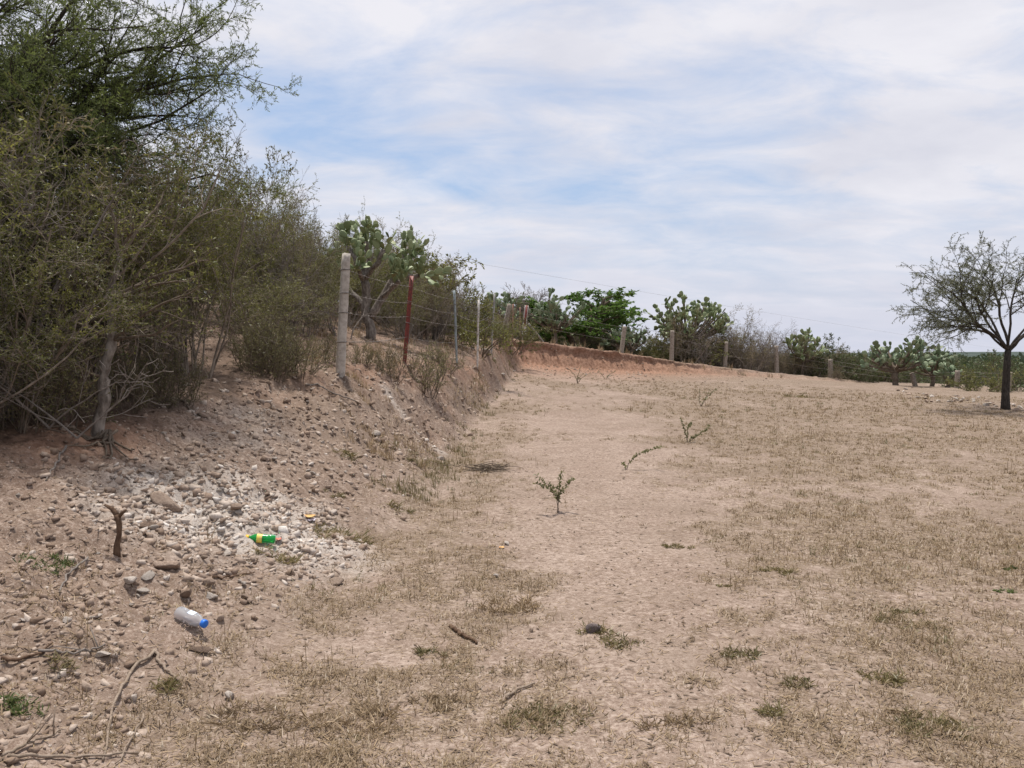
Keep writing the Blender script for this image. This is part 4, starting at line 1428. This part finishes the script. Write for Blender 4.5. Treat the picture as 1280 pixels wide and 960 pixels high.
gravel('rubble_gravel', 27000, 2.6, 22, R(38), dbank, .007, .044, 'loose pale broken stone fragments strewn over the left bank', 3.0)
gravel('pale_rubble', 16000, 4.2, 9.5, R(38), lambda x, y: np.clip(m_white(x, y) * 1.9 - .25, 0, 1) * (bank_k(x, y) > .02) * (.35 + 1.3 * np.clip(fbm(x * 1.8, y * 1.8, 3, 150) + .25, 0, 1)), .009, .055, 'tightly packed whitish broken rock in the pale patch of the left bank', 3.2)
gravel('lot_gravel', 6000, 2.6, 16, R(40), lambda x, y: (.35 + .3 * fbm(x, y, 3, 97)) * (bank_k(x, y) < .1), .0035, .012, 'fine gravel scattered over the bare dirt lot', 3)
gravel('slope_stones', 6000, 9.5, 36, R(19), lambda x, y: np.clip(bank_k(x, y) * 4, 0, 1) * (.35 + .5 * fbm(x * 1.4, y * .9, 3, 140)) * (x > np.interp(y, YC, XC) - .3), .010, .042, 'stones and clods sticking out of the far part of the left bank', 2.2)
gravel('bank_stones', 2500, 30, 46, R(20), lambda x, y: np.clip(m_red(x, y) * 1.2, 0, 1), .012, .05, 'small stones crumbled from the red cut bank', 3)

# ------------------------------------------------------------------ dry grass, litter
r = np.random.default_rng(320)


def blades(name, N, rmin, rmax, half, dens, h0, h1, per, mat, label, lean=1.0, wid=.0028, cat='grass', clump=.035, flat=False, grow_far=.05, sub=None):
    th = r.uniform(-half, half, N * 4); rad = np.exp(r.uniform(math.log(rmin), math.log(rmax), N * 4))
    x = rad * np.sin(th); y = rad * np.cos(th)
    k = r.random(N * 4) < dens(x, y)
    x, y, rad = x[k][:N], y[k][:N], rad[k][:N]; n = len(x)
    sc_ = r.uniform(.5, 1.2, n)
    tx = np.repeat(x, per); ty = np.repeat(y, per); tr_ = np.repeat(rad, per); ts = np.repeat(sc_, per); m = len(tx)
    bx_ = tx + r.normal(0, clump, m) * ts; by_ = ty + r.normal(0, clump, m) * ts
    bz_ = H(bx_, by_)
    L = r.uniform(h0, h1, m) * ts * (1 + grow_far * np.minimum(tr_, 30) * .5)
    W = wid * (1 + .13 * tr_)
    a = r.uniform(0, 6.28, m)
    el = r.uniform(.0, .12, m) if flat else np.clip(np.abs(r.normal(.75, .4, m)) / lean, .08, 1.5)
    A = np.stack([np.cos(a) * np.cos(el), np.sin(a) * np.cos(el), np.sin(el)], 1)
    S = np.stack([-np.sin(a), np.cos(a), np.zeros(m)], 1)
    P = np.stack([bx_, by_, bz_ + (.004 if flat else -.004)], 1)
    mid = P + A * (L * .55)[:, None] + (0 if flat else np.array([0, 0, 1])) * (L * .10)[:, None]
    tip = P + A * L[:, None]
    w = (S * W[:, None]) * .5
    V = np.stack([P - w, P + w, mid + w * .8, tip, mid - w * .8], 1)
    o_ = np.arange(m)[:, None] * 5
    Q = o_ + np.array([[0, 1, 2, 4]]); T = o_ + np.array([[4, 2, 3]])
    v = np.clip(np.repeat(r.random(n), per) * .6 + r.random(m) * .4, 0, 1)
    tag(link(name, np_mesh(name, V.reshape(-1, 3), Q, T, mat, False, np.concatenate([v, v]))), label, cat, kind='stuff')


blades('dry_grass', 17000, 2.5, 34, R(39), lambda x, y: m_grass(x, y) ** 1.2, .015, .055, 12, M['straw'], 'short dead straw-coloured grass covering the lot in patches', lean=1.3)
blades('green_grass', 2600, 2.5, 30, R(39), lambda x, y: m_grass(x, y) ** 2 * np.clip(fbm(x * .8, y * .8, 3, 99) * 2.2, 0, 1), .02, .07, 14, M['grass_green'], 'sparse olive green grass mixed into the dead grass of the lot', lean=1.1)
blades('tall_dry_grass', 1100, 2.6, 34, R(39), lambda x, y: m_grass(x, y) ** 1.5 * np.clip(fbm(x * 1.3, y * 1.1, 3, 160) * 3, 0, 1), .06, .15, 9, M['straw'], 'taller dead grass stalks standing in loose tufts on the lot', lean=.9, clump=.05)
blades('toe_grass', 1800, 8.5, 34, R(14), lambda x, y: np.exp(-((x - np.interp(y, YT, XT) + .15) / .35) ** 2) * np.clip(fbm(x * .9, y * .5, 3, 161) * 2 + .3, 0, 1), .04, .12, 11, M['grass_green'], 'olive grass growing along the foot of the left bank', lean=.9)
blades('straw_litter', 16000, 2.5, 22, R(40), lambda x, y: .25 + .5 * m_grass(x, y), .02, .07, 1, M['straw'], 'loose bits of straw lying on the dirt', flat=True, wid=.003, cat='litter')
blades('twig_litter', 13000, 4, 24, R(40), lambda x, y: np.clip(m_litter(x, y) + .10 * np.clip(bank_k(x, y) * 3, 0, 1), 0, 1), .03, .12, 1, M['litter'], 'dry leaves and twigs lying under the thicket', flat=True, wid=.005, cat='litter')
blades('bank_grass', 1500, 10, 34, R(15), lambda x, y: np.clip(bank_k(x, y) * 3, 0, 1) * (fbm(x * 1.1, y * .6, 3, 101) > .02), .05, .14, 10, M['straw'], 'dry grass growing on the far part of the left bank', lean=.9)
blades('fence_grass', 1600, 34, 47, R(33), lambda x, y: (np.abs(bank_t(x, y) - .6 - 1.2 * (x < 14)) < 1.3) * (.15 + .85 * sstep(12, 18, x)), .12, .32, 10, M['straw'], 'taller dry grass along the foot of the far fence', lean=.7, grow_far=.03)


blades('dark_litter', 4500, 3, 26, R(40), lambda x, y: .35 + .3 * fbm(x * .9, y * .9, 3, 130), .015, .05, 1, M['litter_dark'], 'small dark bits of dead plants scattered over the dirt lot', flat=True, wid=.007, cat='litter')


# weed tufts that stand out one by one
def tuft(label, u, v, w, h, mat, n=70, seed=0, group=None, stiff=1.0):
    p = hit(u, v); rr = np.random.default_rng(1000 + seed)
    wm = w / F_PX * p[1] * .5; hm = h / F_PX * p[1]
    b = MB()
    n = int(n * 1.3); nc_ = max(3, n // 16)
    ca = rr.uniform(0, 6.28, nc_); cq = np.sqrt(rr.random(nc_)) * wm * 1.05; ch = rr.uniform(.45, 1.0, nc_)
    ci = rr.integers(0, nc_, n); a = rr.uniform(0, 6.28, n)
    X = np.cos(ca[ci]) * cq[ci] + rr.normal(0, wm * .10, n); Y = np.sin(ca[ci]) * cq[ci] * .75 + rr.normal(0, wm * .10, n)
    Z = H(X + p[0], Y + p[1]) - p[2]
    P = np.stack([X, Y, Z], 1)
    A = np.stack([np.cos(a), np.sin(a), np.full(n, .55 * stiff)], 1) + rr.normal(0, .35, (n, 3)); A[:, 2] = np.abs(A[:, 2])
    b.leaves(P, A, hm * .8 * ch[ci] * rr.uniform(.5, 1.25, n), .0045 + .0006 * p[1], rr, fold=.12)
    return tag(link('weed_tuft', b.mesh('weed_tuft', mat), None, p), label, 'weed', group)


TU = [(62, 708, 70, 15, 'weed_green', 220, 'dense bright green ground weed near the left edge below the broken stump'),
      (203, 860, 34, 22, 'grass_green', 120, 'green grass tuft beside the forked grey twig at the lower left'),
      (20, 888, 60, 20, 'weed_green', 200, 'large green weed patch at the left edge near the bottom corner'),
      (80, 838, 30, 22, 'grass_green', 90, 'thin green tuft at the foot of the crossing grey twig'),
      (345, 695, 50, 22, 'grass_green', 170, 'olive weed clump just below the green bottle'),
      (430, 668, 70, 28, 'grass_green', 200, 'wide olive weed clump on the bank right of the green bottle'),
      (440, 575, 40, 18, 'grass_green', 120, 'small olive weed on the bank above the weed clump right of the bottle'),
      (505, 565, 60, 16, 'grass_green', 140, 'green weed strip along the lower left side of the grey ridge'),
      (970, 715, 46, 14, 'grass_green', 170, 'distinct green tuft alone on the bare dirt right of centre'),
      (922, 820, 46, 18, 'grass_green', 150, 'green tuft on the dark patch right of the dark rounded stone'),
      (1108, 850, 56, 22, 'grass_green', 190, 'green weed patch in the lower right grass, left of a pale straw'),
      (1160, 910, 90, 26, 'grass_green', 260, 'widest yellowish green weed patch at the lower right'),
      (1000, 855, 40, 20, 'grass_green', 110, 'straggly weed tuft left of the lower right weed patch'),
      (965, 890, 34, 26, 'grass_green', 100, 'upright weed tuft at the bottom, right of centre'),
      (1255, 740, 22, 8, 'weed_green', 90, 'tiny vivid green weed near the right edge'),
      (1262, 712, 22, 8, 'weed_green', 70, 'second tiny vivid green weed near the right edge, farther off'),
      (540, 818, 34, 16, 'grass_green', 100, 'grey-green weed in the middle foreground left of a dark stick'),
      (905, 733, 18, 9, 'grass_green', 60, 'very small tuft left of the distinct green tuft on bare dirt'),
      (850, 684, 40, 10, 'grass_green', 120, 'flat olive tuft on the bare dirt in the middle of the lot'),
      (1000, 497, 40, 9, 'grass_green', 110, 'tall grass tuft near the far right of the lot'),
      (500, 638, 30, 14, 'grass_green', 80, 'green weed among white stones on the foot of the bank'),
      (415, 622, 30, 14, 'grass_green', 80, 'short weed beside the pale rubble on the bank'),
      (640, 760, 70, 26, 'straw', 240, 'broad dry weed patch in the middle of the bank foot'),
      (760, 800, 90, 20, 'grass_green', 240, 'weedy patch around the dark rounded stone'),
      (330, 900, 120, 34, 'straw', 300, 'tall straw patch at the bottom left corner of the lot'),
      (450, 900, 120, 28, 'straw', 260, 'straw patch at the bottom, right of the tall straw patch'),
      (690, 900, 120, 22, 'grass_green', 260, 'olive grass patch at the bottom centre'),
      (840, 905, 90, 20, 'straw', 200, 'thin straw patch at the bottom right of centre'),
      (1140, 778, 90, 14, 'grass_green', 220, 'long olive grass strip at the right, left of the small stones'),
      (545, 880, 60, 18, 'straw', 140, 'short straw tuft beside the light twig at the bottom centre')]
for k, (u, v, w, h, mt, n, la) in enumerate(TU):
    tuft(la, u, v, w, h, M[mt], n, k)


# ------------------------------------------------------------------ saplings on the lot
def sapling(label, u, v, stems_px, leaf, lpm, seed, rad=.008):
    p = hit(u, v); rr = np.random.default_rng(2000 + seed); Y = p[1]
    o = thing('sapling', label, 'sapling', p)
    b = MB(); lb = MB()
    for k, pts in enumerate(stems_px):
        P = np.array([[0, 0, -.02]] + [list(at(a, c, Y + (rr.normal(0, .06))) - p) for a, c in pts])
        t = np.linspace(0, 1, len(P)); tt = np.linspace(0, 1, 10)
        P = np.stack([np.interp(tt, t, P[:, i_]) for i_ in range(3)], 1); P[1:] += rr.normal(0, .006, (9, 3))
        b.tube(P, np.linspace(rad, rad * .4, 10) * .55, 6)
        L = np.linalg.norm(np.diff(P, axis=0), axis=1).sum(); n = int(L * lpm * 1.15)
        f = rr.uniform(.25, 1, n) * 8.99; a = f.astype(int); q = P[a] + (P[a + 1] - P[a]) * (f - a)[:, None]
        lb.leaves(q, rr.normal(0, .8, (n, 3)) + [0, 0, .35], leaf * rr.uniform(.6, 1.25, n), leaf * .5 * rr.uniform(.7, 1.2, n), rr, fold=.1)
    link('stems', b.mesh('stems', M['bark_brown'], True), o)
    link('leaves', lb.mesh('leaves', M['leaf_seed']), o)


sapling('nearest young sapling with three leafy stems alone on the bare dirt', 697, 641, [[(697, 620), (698, 605), (703, 588)], [(696, 620), (685, 607), (668, 592)], [(698, 618), (708, 608), (716, 597)], [(697, 622), (688, 612), (667, 603)]], .042, 85, 0, .007)
sapling('arching leafy sapling bent over to the right on the lot', 782, 587, [[(786, 578), (797, 568), (812, 562), (828, 558)], [(781, 582), (777, 578)]], .04, 150, 1, .01)
sapling('leafy sapling with one stem slanting right and bare upright shoots', 860, 553, [[(868, 547), (878, 540), (888, 532)], [(857, 540), (850, 522)], [(860, 535), (864, 528)], [(864, 548), (872, 543)]], .045, 130, 2, .011)
sapling('thin two-stemmed sapling with little foliage beyond the leafy ones', 876, 508, [[(874, 500), (875, 488)], [(880, 500), (888, 488)], [(884, 496), (896, 486)]], .05, 50, 3, .014)
sapling('farthest sapling with spreading bare stems below the red cut bank', 722, 479, [[(722, 470), (726, 458)], [(720, 472), (712, 461)], [(726, 473), (738, 466)], [(722, 474), (730, 466)]], .05, 35, 4, .02)
sapling('low sprawling sapling right of the farthest one below the red cut bank', 757, 474, [[(762, 468), (770, 464)], [(752, 468), (748, 463)], [(760, 470), (766, 470)]], .05, 40, 5, .016)

# ------------------------------------------------------------------ sticks, stump, brush


def stick(label, pts, wpx, mat, name='stick', lift=.012, twigs=0, seed=0, cat='stick'):
    rr = np.random.default_rng(3000 + seed)
    W = [hit(*q) for q in pts]
    p0 = W[0].copy(); P = np.array(W) - p0; P[:, 2] += lift
    t = np.linspace(0, 1, len(P)); tt = np.linspace(0, 1, 14)
    P = np.stack([np.interp(tt, t, P[:, k]) for k in range(3)], 1); P += rr.normal(0, .004, P.shape)
    g_ = H(P[:, 0] + p0[0], P[:, 1] + p0[1]) - p0[2]; P[:, 2] = np.maximum(P[:, 2], g_ + .004)
    rad = wpx * .5 / F_PX * W[0][1]
    b = MB(); b.tube(P, np.linspace(rad, rad * .55, 14), 7)
    for k in range(twigs):
        i_ = int(rr.integers(3, 12)); q = P[i_]; d = nrm(P[i_ + 1] - P[i_] + rr.normal(0, .03, 3)) + rr.normal(0, .4, 3); d[2] = abs(d[2])
        b.tube(np.array([q, q + d * .05, q + d * .11 + rr.normal(0, .01, 3)]), [rad * .5, rad * .4, rad * .25], 5)
    return tag(link(name, b.mesh(name, mat, True), None, p0), label, cat)


stick('long grey twig curving down to the bottom edge at the lower left', [(192, 818), (165, 840), (148, 866), (138, 900), (130, 955)], 4.5, M['stick'], seed=1)
stick('short thick grey twig meeting the long curved twig in a fork', [(192, 816), (203, 836), (224, 855)], 5, M['stick'], seed=2)
stick('thin straight twig right of the long curved twig at the bottom left', [(180, 897), (165, 925), (146, 957)], 3, M['stick'], seed=3)
stick('pale forked branch at the bottom left corner', [(2, 950), (30, 937), (55, 926), (75, 918)], 5, M['stick'], twigs=3, seed=4)
stick('grey crossing twig lying left of the clear plastic bottle', [(50, 817), (80, 820), (110, 818), (132, 810)], 4, M['twig_grey'], twigs=2, seed=5)
stick('brown root-like stick at the left edge below the ground weed', [(0, 828), (25, 828), (50, 820), (66, 808)], 5, M['stump'], seed=6)
stick('long thin brown stick lying level along the bottom left edge', [(10, 951), (70, 949), (130, 948), (175, 945)], 5, M['stick'], seed=7)
stick('short dark stick lying in the middle foreground grass', [(562, 783), (575, 795), (598, 806)], 6, M['stump'], seed=8)
stick('light twig lying at the bottom centre', [(632, 876), (645, 866), (668, 856)], 4.5, M['stick'], seed=9)
stick('short pale stick standing out of the straw at the bottom left of centre', [(472, 868), (476, 885), (477, 897)], 5, M['stick'], seed=10)
stick('pale straight straw stalk lying in the lower right grass', [(1108, 890), (1130, 893), (1150, 894)], 3.5, M['straw'], seed=11)
stick('thin dark stick above the clear plastic bottle on the bank', [(265, 724), (290, 724), (318, 718)], 3, M['stump'], seed=12)
stick('dark thin branch lying across the top of the pale rubble', [(222, 500), (240, 514), (252, 522)], 3, M['bark_brown'], seed=13)
stick('pale curved root lying along the crest below the concrete post', [(385, 483), (410, 490), (445, 505)], 2.5, M['twig_grey'], seed=14)
stick('grey twig slanting down the bank right of the gnarled tree', [(82, 560), (72, 580), (58, 602)], 3, M['twig_grey'], seed=15)
stick('slender dry twig below the ground weed on the left bank', [(110, 700), (85, 722), (75, 745)], 3, M['twig_grey'], seed=16)

# broken stump of a branch standing in the bank
p = hit(146, 694); Y = p[1]
q = lambda u, v, dy=0: at(u, v, Y + dy) - p
b = MB()
b.tube(np.array([[0, 0, -.08], q(146, 682), q(149, 668), q(149, 655), q(146, 643)]), [.026, .019, .015, .017, .019], 9)
b.tube(np.array([q(147, 645), q(140, 636, .02), q(131, 631, .03)]), [.018, .014, .007], 8)
b.tube(np.array([q(148, 646), q(154, 640), q(158, 637)]), [.014, .010, .006], 7)
b.tube(np.array([[0, 0, .0], q(138, 696), q(134, 700)]), [.02, .012, .008], 7)
tag(link('stump', b.mesh('stump', M['stump'], True), None, p), 'dark broken branch stump standing upright in the left bank', 'stump')

# tangled roots under the gnarled tree
p = hit(128, 545)
rr = np.random.default_rng(77); b = MB()
for k in range(9):
    d = np.array([rr.normal(.0, .5), -abs(rr.normal(.5, .3)), 0]); P = [np.array([rr.normal(0, .05), 0, .05])]
    for a in range(6):
        d = d + rr.normal(0, .25, 3); s_ = P[-1] + nrm(d) * .09; s_[2] = hz(s_[0] + p[0], s_[1] + p[1]) - p[2] + rr.uniform(0, .03); P.append(s_)
    b.tube(np.array(P), np.linspace(.014, .004, 7), 6)
tag(link('roots', b.mesh('roots', M['bark_brown'], True), None, p), 'exposed tangled roots hanging over the crest under the gnarled tree', 'roots')

# pile of cut brush at the foot of the bank
p = hit(606, 588); rr = np.random.default_rng(78); b = MB()
for k in range(70):
    c = np.array([rr.normal(0, .16), rr.normal(0, .14), abs(rr.normal(.03, .035))]); d = nrm(np.array([rr.normal(.9, .5), rr.normal(0, .6), rr.normal(0, .12)])); L = rr.uniform(.12, .34)
    P = np.array([c - d * L * .5, c + rr.normal(0, .015, 3), c + d * L * .5])
    P[:, 2] = np.maximum(P[:, 2], H(P[:, 0] + p[0], P[:, 1] + p[1]) - p[2] + .005)
    b.tube(P, [.005, .004, .002], 4)
tag(link('brush_pile', b.mesh('brush_pile', M['bark_brown']), None, p), 'small heap of cut dry brush at the foot of the grey ridge', 'brush')

# dead branches under the thicket at far left
rr = np.random.default_rng(79)
for u, v, la in ((60, 455, 'pale dead branch tangled under the thicket at the left edge'), (95, 480, 'pale dead branch lying behind the gnarled tree trunk')):
    p = at(u, v, 6.4); p[2] = hz(p[0], p[1])
    br = grow(rr, [((0, 0, .1), (-.8 + .5 * rr.random(), -.2, .55), 1.0, .010), ((0, 0, .1), (.5, .1, .6), .75, .009)], [dict(seg=6, jit=.12, up=-.03), dict(n=(4, 6), ang=(20, 50), lr=(.4, .7), seg=5, jit=.15, start=.2, rr=.55),
              dict(n=(3, 4), ang=(20, 50), lr=(.4, .6), seg=4, jit=.2, start=.2, rr=.55)])
    o = link('dead_branch', branches_mesh('dead_branch', br, M['twig_grey'], (6, 5, 4), .003), None, p)
    tag(o, la, 'branch')

# ------------------------------------------------------------------ litter: bottles and scraps
m, t_ = nt('green_plastic'); g3 = NG(t_)
n_ = g3.noise(40, 3, .5, g3.obj())
g3.bsdf((.03, .42, .10), .12, n_, .25, .004, .5, **{'Transmission Weight': .55, 'IOR': 1.2})
M['pet_green'] = m
m, t_ = nt('clear_plastic'); g3 = NG(t_)
n_ = g3.noise(28, 3, .5, g3.obj())
g3.bsdf((.74, .75, .79), .3, n_, .35, .006, .5, **{'Transmission Weight': .74, 'IOR': 1.12})
M['pet_clear'] = m
M['cap_yellow'] = m_simple('yellow_cap', (.80, .45, .02), .4)
M['cap_blue'] = m_simple('blue_cap', (.02, .16, .62), .35)
M['label_yellow'] = m_simple('yellow_label', (.72, .58, .10), .5, (.62, .42, .16), 30)
M['label_white'] = m_simple('white_label', (.70, .76, .84), .5, (.45, .55, .72), 45)
M['label_print'] = m_simple('label_print', (.20, .28, .45), .5)
M['cap_red'] = m_simple('red_scrap', (.55, .10, .06), .6, (.5, .25, .2), 40)
M['scrap_orange'] = m_simple('orange_scrap', (.55, .25, .07), .6, (.6, .42, .16), 40)
M['scrap_lilac'] = m_simple('lilac_scrap', (.60, .52, .66), .5, (.7, .66, .7), 30)


def bottle(label, p, axis, r0, L, body, cap, lab, dents, seed, water=False):
    """lies on its side; axis points from the base to the cap"""
    rr = np.random.default_rng(seed)
    o = thing('plastic_bottle', label, 'bottle', p)
    ax = nrm(np.asarray(axis, float)); sd_ = nrm(np.cross(ax, [0, 0, 1])); up = np.cross(sd_, ax)
    Rm = np.stack([sd_, up, ax], 1)
    neck = L * .80
    prof = [(.001, .006 * 1), (r0 * .55, .0), (r0 * .9, L * .012), (r0, L * .05), (r0 * .97, L * .14), (r0, L * .18), (r0 * .95, L * .22), (r0 * .95, L * .36), (r0, L * .40), (r0 * .93, L * .43), (r0, L * .47),
            (r0 * .99, L * .55), (r0 * .96, L * .64), (r0 * .86, L * .72), (r0 * .62, L * .79), (r0 * .40, L * .84), (r0 * .34, L * .88), (r0 * .42, L * .885), (r0 * .42, L * .895), (r0 * .33, L * .90), (r0 * .33, L * .99)]
    k = 28; b = MB(); b.lathe(prof, k=k)
    V = b.V[0]
    V[:, :2] *= (1 + dents * perlin(V[:, 2] * 22 + seed, np.arctan2(V[:, 1], V[:, 0]) * 1.5, seed))[:, None]
    b.V[0] = (V + [0, 0, -L * .5]) @ Rm.T
    link('body', b.mesh('body', body, True), o)
    c = MB(); cr = r0 * .58
    c.lathe([(.0005, L * 1.0), (cr * .8, L * 1.0), (cr, L * .99), (cr, L * .89), (cr * .96, L * .885)], k=24)
    W = c.V[0]; a = np.arctan2(W[:, 1], W[:, 0]); W[:, :2] *= (1 + .03 * np.cos(a * 12))[:, None]
    c.V[0] = (W + [0, 0, -L * .5]) @ Rm.T
    link('cap', c.mesh('cap', cap, True), o)
    lb = MB(); rl = r0 * 1.012
    if lab[3] is None: lb.lathe([(rl, L * lab[1]), (rl * .985, L * (lab[1] + lab[2]) / 2), (rl, L * lab[2])], k=28)
    else:
        th = np.linspace(lab[3][0], lab[3][1], 14); zz_ = np.linspace(L * lab[1], L * lab[2], 5)
        G = np.stack([np.broadcast_to(rl * np.cos(th), (5, 14)), np.broadcast_to(rl * np.sin(th), (5, 14)), np.broadcast_to(zz_[:, None], (5, 14))], -1).reshape(-1, 3)
        i = np.arange(4)[:, None] * 14; j = np.arange(13)[None]
        lb.add(G, np.stack([i + j, i + j + 1, i + 15 + j, i + 14 + j], -1).reshape(-1, 4))
    W = lb.V[0]; W[:, :2] *= (1 + dents * perlin(W[:, 2] * 22 + seed, np.arctan2(W[:, 1], W[:, 0]) * 1.5, seed))[:, None]
    lb.V[0] = (W + [0, 0, -L * .5]) @ Rm.T
    lo = link('label', lb.mesh('label', lab[0], True), o)
    return o, Rm


p = hit(326, 681); r0 = .034
p = p + np.array([0, 0, r0 * 1.35])
bottle('green soda bottle with yellow cap and yellow label lying on the rubble', p, (-.96, -.12, .10), r0, .22, M['pet_green'], M['cap_yellow'], (M['label_yellow'], .44, .62, None), .06, 5)
p = hit(240, 784); r0 = .037
p = p + np.array([0, 0, r0 * 1.2])
bottle('clear water bottle with blue cap and white label lying on the rubble', p, (.86, -.42, -.16), r0, .205, M['pet_clear'], M['cap_blue'], (M['label_white'], .40, .62, (1.0, 2.3)), .07, 9)


def scrap(label, u, v, w, h, mat, seed):
    rr = np.random.default_rng(seed); p = hit(u, v); s = p[1] / F_PX
    n = 7; X, Z = np.meshgrid(np.linspace(-.5, .5, n), np.linspace(-.5, .5, 5))
    V = np.stack([X * w * s, Z * h * s * 2.2, .008 + .012 * rr.random(X.shape)], -1).reshape(-1, 3)
    V[:, :2] += rr.normal(0, .002, (len(V), 2))
    i = np.arange(4)[:, None] * n; j = np.arange(n - 1)[None]
    Q = np.stack([i + j, i + j + 1, i + n + j + 1, i + n + j], -1).reshape(-1, 4)
    o = link('wrapper', np_mesh('wrapper', V, Q, None, mat, False), None, p)
    md = o.modifiers.new('thick', 'SOLIDIFY'); md.thickness = .002
    tag(o, label, 'wrapper')


scrap('crumpled orange wrapper scrap on the bank above and right of the green bottle', 384, 647, 18, 6, M['scrap_orange'], 1)
scrap('pale lilac scrap just below the orange wrapper', 388, 652, 12, 4, M['scrap_lilac'], 2)
scrap('red scrap lying at the base end of the green bottle', 348, 678, 6, 4, M['cap_red'], 3)
scrap('tiny orange scrap beside the small bright white stone', 627, 686, 6, 3, M['scrap_orange'], 4)

for k, p_ in protos.items():
    if k not in used:
        for c in list(p_.children): bpy.data.objects.remove(c)
        bpy.data.objects.remove(p_)
